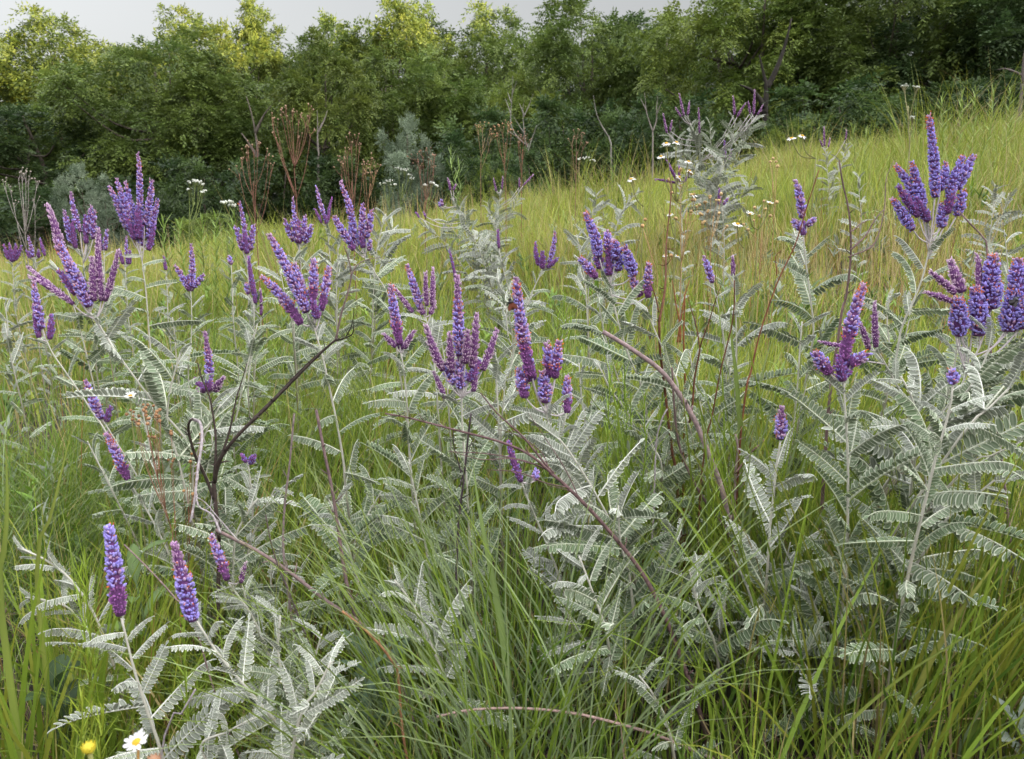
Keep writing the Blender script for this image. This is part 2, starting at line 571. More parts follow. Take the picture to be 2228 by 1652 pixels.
# ------------------------------------------------------------------ trees
def tree_meshes(seed, H, Rc, low, nclump, pal, leaf=(.19, .075), nspray=24, nleaf=9, limbs=16, trunk_r=None, lean=0.0, squash=1.0, droop=.45, forks=1):
    r = np.random.default_rng(seed)
    tr = MB()
    trunk_r = trunk_r or H * .017
    ct = np.array([lean * H * .5, 0, 0])
    zc = low + (H - low) * .52
    hz = (H - low) * .5
    cen = np.array([lean * H * .6, 0, zc])
    bark = np.array([.085, .07, .055])
    for f in range(forks):
        ang = r.uniform(0, 6.28)
        sp = (0 if forks == 1 else .18 * H)
        top = np.array([np.cos(ang) * sp + lean * H * .6, np.sin(ang) * sp, H * .86])
        P = smooth_path([(0 + f * trunk_r * 1.5, 0, -.3), (lean * H * .12 + .02 * H * r.normal() + np.cos(ang) * sp * .2, .02 * H * r.normal(), H * .25),
                         (lean * H * .35 + .03 * H * r.normal() + np.cos(ang) * sp * .6, np.sin(ang) * sp * .5 + .03 * H * r.normal(), H * .55), top], 14)
        tube(tr, P, np.linspace(1, .18, 14) ** .8 * trunk_r * (1 if f == 0 else .8), bark, 8)
    # a crown of rounded lobes, each a cap of leaf clumps
    nl = r.integers(15, 20)
    pos, rad = [], []
    for k in range(nl):
        zz = -.75 + 1.7 * (k + .5) / nl
        zz = min(zz, .95)
        aa = k * 2.4 + r.uniform(-.5, .5)
        rr = max(.05, 1 - zz ** 4) ** .5 * (1 if zz < .3 else 1.05 - .35 * (zz - .3))
        u = r.uniform(.50, .80)
        d = np.array([rr * math.cos(aa), rr * math.sin(aa), zz])
        lc = cen + d * np.array([Rc, Rc, hz * squash]) * u
        lr = Rc * r.uniform(.34, .50)
        m_ = nclump // nl
        for j in range(m_):
            e = norm(r.normal(0, 1, 3) + .75 * d + np.array([0, 0, .55]))
            pos.append(lc + e * lr * r.uniform(.55, 1.0) * np.array([1.1, 1.1, .85]))
            rad.append(Rc * r.uniform(.09, .17))
    nclump = len(pos)
    pos, rad = np.array(pos), np.array(rad)
    pick = r.choice(nclump, min(limbs, nclump), replace=False)
    for k in pick:
        e = pos[k]
        z0 = max(low * .6, min(e[2] - .25 * Rc, H * .75)) * r.uniform(.72, .95)
        s = np.array([lean * z0 * .6, 0, z0])
        mid = (s + e) / 2 + np.array([0, 0, -.06 * H]) + r.normal(0, .03 * H, 3)
        tube(tr, smooth_path([s, mid, e], 8), np.linspace(.38, .08, 8) * trunk_r, bark * r.uniform(.8, 1.1), 5)
    cr = MB()
    for k in range(nclump):
        shade = r.random()
        base = np.array(pal[0]) * (1 - shade) + np.array(pal[1]) * shade
        n = int(nspray * (rad[k] / (Rc * .15)) ** 1.3) + 5
        d = norm(r.normal(0, 1, (n, 3)) + np.array([0, 0, .7]))
        p = pos[k] + d * rad[k] * r.uniform(.35, 1.0, (n, 1)) * np.array([1.15, 1.15, .8])
        out = norm(d + .5 * norm(p - cen) + np.array([0, 0, -droop]) + r.normal(0, .35, (n, 3)))
        side = norm(np.cross(out, np.array([0, 0, 1.0]) + .25 * r.normal(0, 1, (n, 3))))
        up = np.cross(side, out)
        sl = leaf[0] * r.uniform(1.8, 3.0, n)
        c0 = base * r.uniform(.72, 1.28, (n, 1))
        for j in range(nleaf):
            t = (j + .5) / nleaf
            sg = 1 if j % 2 else -1
            o = p + out * (sl * t)[:, None] - np.array([0, 0, 1]) * (sl * .35 * t * t)[:, None]
            if j == nleaf - 1:
                ld = norm(out + np.array([0, 0, -.4]))
            else:
                ld = norm(side * sg + .45 * out + np.array([0, 0, -.35]) + r.normal(0, .2, (n, 3)))
            lw = norm(np.cross(ld, up + r.normal(0, .35, (n, 3))))
            l_ = leaf[0] * r.uniform(.7, 1.15, n)[:, None]
            w_ = leaf[1] * r.uniform(.7, 1.2, n)[:, None]
            V = np.stack([o, o + ld * l_ * .45 + lw * w_ * .5, o + ld * l_, o + ld * l_ * .45 - lw * w_ * .5], 1)
            q = np.arange(n * 4).reshape(n, 4)
            c = np.repeat((c0 * r.uniform(.85, 1.15, (n, 1)))[:, None], 4, 1)
            cr.add(V.reshape(-1, 3), q, None, c.reshape(-1, 3))
    return tr.mesh('trunk', M_BARK), cr.mesh('crown', M_TREELEAF, smooth=False)


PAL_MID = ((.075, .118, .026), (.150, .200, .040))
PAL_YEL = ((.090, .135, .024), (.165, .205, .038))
PAL_DARK = ((.030, .056, .018), (.066, .104, .028))  # darkened leaf tones: shade beneath and between the trees put into the colour
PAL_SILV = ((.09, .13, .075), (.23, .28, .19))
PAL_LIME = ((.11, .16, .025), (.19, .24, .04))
VAR = {
    'a': tree_meshes(11, 10, 3.4, 1.6, 185, PAL_MID),
    'b': tree_meshes(12, 10, 3.0, 1.0, 175, PAL_MID, lean=.05, forks=2),
    'c': tree_meshes(13, 10, 2.6, 2.2, 150, PAL_YEL, droop=.6),
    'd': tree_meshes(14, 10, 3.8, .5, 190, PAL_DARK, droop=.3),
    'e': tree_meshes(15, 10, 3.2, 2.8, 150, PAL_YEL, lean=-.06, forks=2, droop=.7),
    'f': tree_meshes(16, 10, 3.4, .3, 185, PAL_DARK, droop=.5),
    's': tree_meshes(21, 3, 1.25, .1, 70, PAL_SILV, leaf=(.085, .03), nspray=26, nleaf=8, limbs=10, droop=-.2),
    'g': tree_meshes(22, 3, 1.5, .05, 70, PAL_DARK, leaf=(.13, .05), nspray=18, nleaf=9, limbs=8),
    'l': tree_meshes(23, 3, 1.4, .05, 56, PAL_LIME, leaf=(.11, .04), nspray=18, nleaf=9, limbs=8),
}


def tree(kind, px, top, Y, wpx, label, name='tree', cat='tree', group=None, rot=None, base_h=10.0, rc=3.3):
    p = at(px, top, Y)
    g = ground_at(p[0], p[1])
    h = p[2] - g[2]
    wid = wpx / FPX * math.hypot(Y, p[0] * 0) * .5 / CP
    t = thing(name, label, cat, g, group)
    t.rotation_euler = (0, 0, rot if rot is not None else random.uniform(0, 6.28))
    t.scale = (wid / rc, wid / rc, h / base_h)
    part('trunk', VAR[kind][0], t)
    part('crown', VAR[kind][1], t)
    return t
TG = 'trees of the wood behind the meadow'
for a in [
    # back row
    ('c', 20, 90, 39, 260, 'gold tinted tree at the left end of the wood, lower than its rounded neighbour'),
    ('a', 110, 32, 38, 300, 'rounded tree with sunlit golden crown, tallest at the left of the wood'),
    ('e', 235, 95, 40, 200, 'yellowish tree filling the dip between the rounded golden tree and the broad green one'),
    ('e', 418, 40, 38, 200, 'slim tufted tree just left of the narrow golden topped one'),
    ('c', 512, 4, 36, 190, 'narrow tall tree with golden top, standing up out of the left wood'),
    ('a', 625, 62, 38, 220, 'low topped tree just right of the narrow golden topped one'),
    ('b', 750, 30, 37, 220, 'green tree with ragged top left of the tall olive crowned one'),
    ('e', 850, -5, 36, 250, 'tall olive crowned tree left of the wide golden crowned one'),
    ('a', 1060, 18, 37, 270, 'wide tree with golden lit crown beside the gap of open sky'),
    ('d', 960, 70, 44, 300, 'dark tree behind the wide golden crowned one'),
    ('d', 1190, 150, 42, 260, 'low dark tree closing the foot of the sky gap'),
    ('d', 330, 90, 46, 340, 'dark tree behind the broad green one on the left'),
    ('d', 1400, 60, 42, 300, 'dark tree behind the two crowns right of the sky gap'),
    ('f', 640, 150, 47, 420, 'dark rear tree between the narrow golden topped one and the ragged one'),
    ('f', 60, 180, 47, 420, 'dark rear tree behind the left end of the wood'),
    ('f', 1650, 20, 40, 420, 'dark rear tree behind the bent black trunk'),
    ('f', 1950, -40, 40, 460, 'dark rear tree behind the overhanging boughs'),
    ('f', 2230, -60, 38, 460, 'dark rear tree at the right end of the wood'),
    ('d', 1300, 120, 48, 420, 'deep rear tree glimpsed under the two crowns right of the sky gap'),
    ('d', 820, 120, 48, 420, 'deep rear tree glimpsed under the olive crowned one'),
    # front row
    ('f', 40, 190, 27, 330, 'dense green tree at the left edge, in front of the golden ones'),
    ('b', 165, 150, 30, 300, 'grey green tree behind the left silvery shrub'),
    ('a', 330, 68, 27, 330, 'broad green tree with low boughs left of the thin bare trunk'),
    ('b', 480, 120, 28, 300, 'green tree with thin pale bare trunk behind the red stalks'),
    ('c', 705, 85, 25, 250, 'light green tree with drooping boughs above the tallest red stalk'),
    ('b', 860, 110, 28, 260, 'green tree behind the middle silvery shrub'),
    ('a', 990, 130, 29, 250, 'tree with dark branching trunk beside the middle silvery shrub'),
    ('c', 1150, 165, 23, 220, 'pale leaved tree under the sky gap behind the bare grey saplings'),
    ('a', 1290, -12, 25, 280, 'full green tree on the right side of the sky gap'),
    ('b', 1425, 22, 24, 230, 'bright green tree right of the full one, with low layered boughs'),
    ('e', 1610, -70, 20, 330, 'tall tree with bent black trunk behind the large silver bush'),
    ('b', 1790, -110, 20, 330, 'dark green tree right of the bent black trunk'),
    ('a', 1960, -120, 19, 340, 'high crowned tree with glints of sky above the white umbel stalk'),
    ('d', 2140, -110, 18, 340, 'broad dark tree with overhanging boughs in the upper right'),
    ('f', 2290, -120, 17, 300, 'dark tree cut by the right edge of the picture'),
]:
    tree(*a, group=TG)
SG = 'shrubs along the edge of the wood'
for a in [
    ('s', 168, 345, 20, 110, 'silvery shrub behind the tall left purple spires'),
    ('s', 885, 240, 21, 120, 'upright silvery shrub in the middle of the wood edge'),
    ('s', 930, 325, 20, 170, 'low spreading silvery shrub right of the upright one'),
    ('s', 225, 410, 19, 110, 'small grey green shrub right of the left silvery one'),
    ('g', 330, 390, 22, 200, 'round green bush under the broad tree on the left'),
    ('g', 440, 345, 20, 170, 'green bush behind the white umbel on the left'),
    ('g', 60, 400, 22, 230, 'green bush under the left edge tree'),
    ('g', 1060, 250, 20, 200, 'green bush behind the bare grey saplings'),
    ('g', 1225, 225, 18, 190, 'green bush below the full tree right of the sky gap'),
    ('g', 1360, 235, 17, 180, 'layered green bush left of the forked pale sapling'),
    ('g', 1480, 215, 17, 190, 'green bush behind the large silver bush'),
    ('g', 1830, 190, 15, 260, 'spreading green bush left of the white umbel stalk'),
    ('g', 1990, 200, 16, 240, 'dark green bush behind the white umbel stalk'),
    ('l', 1715, 262, 14, 90, 'small bright green sapling right of the bent black trunk'),
    ('l', 1065, 352, 15, 90, 'low yellow green bush at the foot of the bare grey saplings'),
    ('g', 1100, 330, 15, 130, 'low green bush right of the yellow green one'),
    ('g', 620, 330, 24, 220, 'dark bush in the shade behind the tallest red stalk'),
    ('g', 770, 340, 23, 190, 'dark bush right of the light green tree'),
    ('l', 440, 462, 12.5, 120, 'low bright green weedy bush under the white umbel on the left'),
    ('g', 2140, 165, 15, 260, 'shadowy bush under the overhanging boughs'),
]:
    tree(*a, name='shrub', cat='shrub', group=SG, base_h=3.0, rc=1.25)

# woods on the rear rise, far enough to read as one mass
mbk = MB()
r = np.random.default_rng(77)
for k in range(90):
    x = r.uniform(-75, 75)
    y = r.uniform(56, 72)
    g = ground_at(x, y)
    n = 420
    d = norm(r.normal(0, 1, (n, 3)))
    hh = r.uniform(3.0, 4.4)
    p = g + np.array([0, 0, hh]) + d * np.array([3.2, 2.6, hh]) * r.uniform(.7, 1.05, (n, 1))
    a = norm(r.normal(0, 1, (n, 3)))
    b = norm(np.cross(a, d + .3 * r.normal(0, 1, (n, 3))))
    s = r.uniform(.25, .5, (n, 1))
    V = np.stack([p - a * s, p - b * s * .6, p + a * s, p + b * s * .6], 1)
    c = np.repeat((np.array([.05, .085, .025]) * r.uniform(.6, 1.4, (n, 1)))[:, None], 4, 1)
    mbk.add(V.reshape(-1, 3), np.arange(n * 4).reshape(n, 4), None, c.reshape(-1, 3))
solo('far_wood', mbk.mesh('far_wood', M_TREELEAF, smooth=False), 'dark mass of woodland far behind the front trees', 'woodland', (0, 0, 0), kind='stuff')


def bare_trunk(label, Y, lines, rad, col, name='bare_sapling', cat='sapling', group=None):
    """leafless stems: lines of picture points, the first runs from the ground up"""
    P0 = at(*lines[0][0], Y)
    g = ground_at(P0[0], P0[1])
    m_ = MB()
    for i, l in enumerate(lines):
        P = [at(x, y, Y + (.0 if i == 0 else .02 * Y * ((i * 37 % 11) / 11 - .5) * (j / max(1, len(l) - 1)))) for j, (x, y) in enumerate(l)]
        if i == 0:
            P = [g - np.array([0, 0, .1])] + P
        P = smooth_path(P, 4 * len(P), seed=i + 1, wob=.008)
        r0 = rad * (1 if i == 0 else .6)
        tube(m_, P, np.linspace(r0, r0 * (.55 if i == 0 else .2), len(P)), np.array(col), 6)
    return solo(name, m_.mesh(name, M_BARK, g), label, cat, g, group)


GREYB = (.20, .185, .165)
bare_trunk('bare grey sapling with several upright limbs in the middle of the wood edge', 15,
           [[(1151, 376), (1148, 312)], [(1148, 318), (1126, 299), (1112, 269), (1113, 215), (1116, 165)], [(1113, 225), (1104, 200)], [(1114, 205), (1124, 178)], [(1126, 299), (1105, 285)], [(1140, 250), (1130, 225)], [(1147, 322), (1140, 292), (1138, 240), (1141, 218)],
            [(1149, 330), (1158, 300), (1168, 272)], [(1112, 250), (1100, 215)], [(1139, 255), (1150, 232), (1160, 205)], [(1140, 290), (1118, 255)]], .022, GREYB, group='bare saplings at the wood edge')
bare_trunk('forked pale sapling standing before the dark wood right of centre', 15,
           [[(1421, 306), (1420, 285)], [(1420, 287), (1412, 262), (1406, 240), (1402, 200)], [(1406, 240), (1394, 215)], [(1428, 250), (1440, 222)], [(1420, 287), (1428, 262), (1429, 235), (1431, 210)]], .022, (.22, .19, .175), group='bare saplings at the wood edge')
bare_trunk('slanting grey sapling bending right below the full green tree', 16,
           [[(1330, 320), (1324, 296)], [(1324, 298), (1310, 275), (1297, 245), (1291, 208)]], .026, GREYB, group='bare saplings at the wood edge')
bare_trunk('tall thin pale trunk behind the reddish stalks on the left', 25,
           [[(566, 470), (565, 400)], [(565, 402), (562, 330), (548, 255), (536, 210)], [(562, 345), (540, 310), (525, 290)], [(556, 290), (572, 255), (590, 230)]], .10, (.15, .125, .105), name='slender_tree', cat='tree')
bare_trunk('thin grey trunk below the light green drooping tree', 22.5,
           [[(694, 410), (693, 340)], [(693, 342), (691, 290), (690, 240)], [(691, 290), (705, 262), (712, 240)]], .06, (.16, .14, .125), name='slender_tree', cat='tree')
bare_trunk('bent black trunk forking in front of the right wood', 17,
           [[(1668, 300), (1664, 245)], [(1664, 248), (1668, 190), (1662, 165), (1652, 120)], [(1667, 195), (1690, 150), (1705, 110), (1722, 40)], [(1664, 235), (1640, 200), (1610, 185)]], .11, (.03, .026, .022), name='slender_tree', cat='tree')
bare_trunk('grey weathered trunk at the right edge behind the tall grass', 12,
           [[(2222, 215), (2224, 180)], [(2224, 182), (2228, 120), (2236, 80)], [(2225, 165), (2190, 150), (2170, 152)]], .035, (.12, .10, .095), name='slender_tree', cat='tree')
# ------------------------------------------------------------------ leadplant leaves
TONES = {
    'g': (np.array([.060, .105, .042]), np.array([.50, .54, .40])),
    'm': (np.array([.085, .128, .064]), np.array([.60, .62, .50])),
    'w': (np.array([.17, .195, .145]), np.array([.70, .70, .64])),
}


def leaf_mesh(seed, fold, droop, tone, pairs=15, rise=.25, curl=0.0, lowdet=False):
    r = np.random.default_rng(seed)
    ins, pale = TONES[tone]
    if lowdet:
        ins, pale = ins * .95, pale * .72
    m_ = MB()
    n = 24
    s = np.linspace(0, 1, n)
    ang = rise - droop * s ** 1.3 - curl * np.clip(s - .75, 0, 1) * 8
    side = .18 * np.sin(s * 2.5 + r.uniform(0, 6)) - .18 * np.sin(r.uniform(0, 6))
    x = np.concatenate([[0], np.cumsum(np.cos(ang[:-1]) / (n - 1))])
    z = np.concatenate([[0], np.cumsum(np.sin(ang[:-1]) / (n - 1))])
    y = .10 * s * s * side
    P = np.stack([x, y, z], -1)
    tube(m_, P, np.linspace(.012, .006, n), pale * .98, 4, cap=False)
    rows, cols = (4, 3) if lowdet else (6, 5)
    u = np.linspace(0, 1, rows)
    cc = np.linspace(-1, 1, cols) if lowdet else np.array([-1, -.66, 0, .66, 1])
    wf = np.sin(np.pi * np.clip(u * .93 + .05, 0, 1)) ** .55
    for k in range(pairs * 2 + 1):
        if r.random() < .015 and k < pairs * 2:
            continue
        if k == pairs * 2:
            t, sg = .995, 0
        else:
            t, sg = .06 + .93 * (k // 2 + .5 * (k % 2) * .4) / pairs, (1 if k % 2 else -1)
        i = min(int(t * (n - 1)), n - 2)
        f = t * (n - 1) - i
        p = P[i] * (1 - f) + P[i + 1] * f
        T = norm(P[i + 1] - P[i])
        S = np.array([0, 1.0, 0])
        Nn = np.cross(T, S)
        fo = fold + r.normal(0, .10) + .12 * np.sin(t * 5)
        prof = (.74 + .38 * np.sin(np.pi * min(1, t * .85 + .10))) * r.uniform(.90, 1.08)
        if sg == 0:
            D, W, L = T, S, .10
        else:
            D = norm(sg * S * math.cos(fo) + Nn * math.sin(fo) + T * (.18 + .25 * t + r.normal(0, .06)))
            W = norm(T - D * (T @ D) + .22 * r.normal(0, 1) * np.cross(D, T))
            L = (.150 if lowdet else .136) * prof
        M = norm(np.cross(W, D))
        if M @ Nn < 0:
            M = -M
        hw = .5 * L * (.60 if lowdet else .41)
        A = p + D * (L * u)[:, None] - M * (.10 * L * u ** 2)[:, None]
        V = A[:, None] + W * (hw * wf[:, None] * cc[None])[..., None] + M * (.30 * hw * (cc[None] ** 2) * wf[:, None])[..., None]
        iq = np.arange(rows - 1)[:, None] * cols + np.arange(cols - 1)[None]
        q = np.stack([iq, iq + 1, iq + cols + 1, iq + cols], -1).reshape(-1, 4)
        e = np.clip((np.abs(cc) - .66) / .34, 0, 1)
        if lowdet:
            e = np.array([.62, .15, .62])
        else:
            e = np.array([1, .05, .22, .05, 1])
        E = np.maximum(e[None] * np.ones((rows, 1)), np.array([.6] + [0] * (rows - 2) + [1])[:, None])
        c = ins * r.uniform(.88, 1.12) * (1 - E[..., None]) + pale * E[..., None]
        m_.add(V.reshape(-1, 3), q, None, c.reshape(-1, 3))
    return m_.mesh('leaf', M_LEAF)


LEAVES = {}
for tone in 'gmw':
    LEAVES[tone] = []
    for k, (fo, dr, ri, cu) in enumerate([(-.65, .35, .15, 0), (-1.0, .3, .1, .3), (-.4, .6, .3, 0), (.5, .2, .05, .1), (-.8, .9, .4, .2), (.9, .3, .1, 0), (-.3, .2, .05, .15), (-1.2, .5, .2, 0)]):
        LEAVES[tone].append(leaf_mesh(200 + k, fo, dr, tone, 16 + (k * 5) % 5, ri, cu))
LEAF_LO = {t_: [leaf_mesh(300 + k, fo, dr, t_, 9, ri, 0, True) for k, (fo, dr, ri) in enumerate([(-.5, .7, .3), (.4, .5, .2), (-.8, 1.1, .4)])] for t_ in 'mw'}

# ------------------------------------------------------------------ flower spikes
C_VIO = np.array([.34, .28, .78])
C_VIO2 = np.array([.44, .38, .80])
C_CAL = np.array([.20, .075, .23])
C_BUD = np.array([.58, .35, .55])
C_BUDG = np.array([.70, .54, .66])
C_MAG = np.array([.43, .16, .44])
C_ORA = np.array([.75, .20, .045])
# sides of a floret: a drop shape
FL_S, FL_T, FL_W = 5, np.array([0, .28, .62, .90]), np.array([.35, .85, 1.0, .45])


def spike_mesh(base, tip, bend, rad, kind, seed, Y, off):
    r = np.random.default_rng(seed)
    base, tip = np.asarray(base, float), np.asarray(tip, float)
    Lg = np.linalg.norm(tip - base)
    ax = (tip - base) / Lg
    sd = norm(np.cross(ax, [0, 1, 0]))
    lod = 1.0 if Y < 1.2 else (.8 if Y < 1.8 else .55)
    sp = .0030 / lod
    nr = max(5, int(Lg / sp))
    per = max(6, int(round(2 * math.pi * rad / (.0042 / lod))))
    n = nr * per
    i = np.arange(n)
    t = (i // per + r.uniform(-.25, .25, n) + (i % per) / per) / nr
    t = np.clip(t, 0, 1)
    ph = (i % per) * 2 * np.pi / per + (i // per) * 2.4 + r.normal(0, .12, n)
    cen = base + ax * (Lg * t)[:, None] + sd * (bend * Lg * (4 * t * (1 - t)))[:, None]
    A = norm(ax + sd * (bend * 4 * (1 - 2 * t))[:, None])
    X = norm(np.cross(A, [0, 1.0, 0.05]))
    Z = np.cross(X, A)
    rd = X * np.cos(ph)[:, None] + Z * np.sin(ph)[:, None]
    prof = np.clip(.72 + 1.4 * t, 0, 1) * (1 - .58 * np.clip((t - .30) / .70, 0, 1) ** 1.35) * (1 + .07 * np.sin(t * 17 + seed))
    el = r.normal(.55, .30, n) + .5 * t ** 3
    D = norm(rd * np.cos(el)[:, None] + A * np.sin(el)[:, None])
    fl = .0056 * r.uniform(.70, 1.30, n) * (.75 + .35 * prof) / lod ** .55
    Rr = rad * prof
    o = cen + rd * (Rr - fl * np.cos(el) * .95)[:, None]
    # colour zones
    bloom = {'v': (-.1, .83), 'z': (-.1, .58), 'p': (-2, -1), 'd': (-2, -1), 'm': (.35, .85), 'B': (-.1, .88), 'u': (.38, 1.1)}[kind]
    inb = 1 / (1 + np.exp(-(t - bloom[0]) / .035)) * 1 / (1 + np.exp((t - bloom[1]) / .04))
    inb = (r.random(n) < inb)
    below = t < bloom[0]
    u = r.random((n, 1))
    vio = C_VIO * (1 - u) + C_VIO2 * u
    bud = C_BUD * (1 - u) + C_BUDG * u
    mag = C_MAG * (1 - u) + C_CAL * 1.6 * u
    rest = np.where(below[:, None], mag, bud * .75 + mag * .25 if kind != 'p' else bud)
    if kind == 'd':
        rest = np.where(u < .45, vio * .8, mag * 1.15)
    pet = np.where(inb[:, None] & (r.random((n, 1)) > (.06 if kind == 'B' else .14 if Y < .8 else .40)), vio, rest) * r.uniform(.82, 1.15, (n, 1))
    small = np.where(inb, 1.0, .80)
    fl = fl * small
    wd = fl * np.where(inb, .235, .17)
    S1 = norm(np.cross(D, A + .01))
    S2 = np.cross(D, S1)
    an = np.arange(FL_S) * 2 * np.pi / FL_S
    ring = (S1[:, None] * np.cos(an)[None, :, None] + S2[:, None] * np.sin(an)[None, :, None])
    V = o[:, None, None] + D[:, None, None] * (fl[:, None] * FL_T[None])[:, :, None, None] + ring[:, None] * (wd[:, None] * FL_W[None])[:, :, None, None]
    tipv = (o + D * fl[:, None])[:, None]
    V = np.concatenate([V.reshape(n, -1, 3), tipv], 1)
    nv = V.shape[1]
    k = np.arange(FL_S)
    k2 = (k + 1) % FL_S
    q = np.concatenate([np.stack([a * FL_S + k, a * FL_S + k2, (a + 1) * FL_S + k2, (a + 1) * FL_S + k], -1) for a in range(3)])
    tt = np.stack([3 * FL_S + k, 3 * FL_S + k2, np.full(FL_S, 4 * FL_S)], -1)
    cal = np.where(inb[:, None], C_CAL, C_CAL * (.28 if kind == 'p' else .5) + rest * (.72 if kind == 'p' else .5))
    f = np.array([0, .25, .95, 1.0, 1.0])
    C = cal[:, None] * (1 - f)[None, :, None] + pet[:, None] * f[None, :, None]
    C = np.concatenate([np.repeat(C[:, :4], FL_S, 1), C[:, 4:5] * 1.1], 1)
    m_ = MB()
    m_.add(V.reshape(-1, 3), (q[None] + (np.arange(n) * nv)[:, None, None]).reshape(-1, 4), (tt[None] + (np.arange(n) * nv)[:, None, None]).reshape(-1, 3), C.reshape(-1, 3))
    ss = np.linspace(0, 1, 10)
    axp = base + ax * (Lg * ss)[:, None] + sd * (bend * Lg * (4 * ss * (1 - ss)))[:, None]
    tube(m_, axp, np.interp(ss, [0, .1, .6, 1], [.5, .6, .6, .2]) * rad, C_CAL * .8, 8)
    me = m_.mesh('flower_spike', M_FLOWER, off)
    # anthers
    pa = {'v': .26, 'B': .5, 'z': .35, 'p': .008, 'd': .06, 'm': .40, 'u': .05}[kind] * (1 if Y < 1.2 else .5)
    edge = np.exp(-((t - bloom[1]) / .10) ** 2) + np.exp(-((t - bloom[0]) / .09) ** 2)
    sel = r.random(n) < pa * np.clip(edge + (.18 if inb.any() else .5) * (inb | (kind in 'pd')), 0, 1)
    me2 = None
    if sel.sum() > 3:
        o2 = (o + D * fl[:, None] * .75)[sel]
        D2 = norm(D[sel] + r.normal(0, .35, (sel.sum(), 3)))
        S = norm(np.cross(D2, r.normal(0, 1, (sel.sum(), 3))))
        S_ = np.cross(D2, S)
        l2 = (.0028 / lod ** .4) * r.uniform(.7, 1.2, sel.sum())[:, None]
        w2 = .00038 / lod ** .7
        V = np.stack([o2 + S * w2, o2 + S_ * w2, o2 - S * w2, o2 - S_ * w2, o2 + D2 * l2 + S * w2 * 1.7, o2 + D2 * l2 + S_ * w2 * 1.7, o2 + D2 * l2 - S * w2 * 1.7, o2 + D2 * l2 - S_ * w2 * 1.7], 1)
        qq = np.array([[0, 1, 5, 4], [1, 2, 6, 5], [2, 3, 7, 6], [3, 0, 4, 7], [4, 5, 6, 7]])
        mm = MB()
        c = C_ORA * r.uniform(.7, 1.2, (sel.sum(), 1))
        mm.add(V.reshape(-1, 3), (qq[None] + (np.arange(sel.sum()) * 8)[:, None, None]).reshape(-1, 4), None, np.repeat(c[:, None], 8, 1).reshape(-1, 3))
        me2 = mm.mesh('anther_fringe', M_FLOWER, off, smooth=False)
    return me, me2


PCOUNT = [0]
FLOWERING = 'flowering leadplants on the slope'
LEAFY = 'leafy leadplants without flowers'
SPIKE_R = .0082


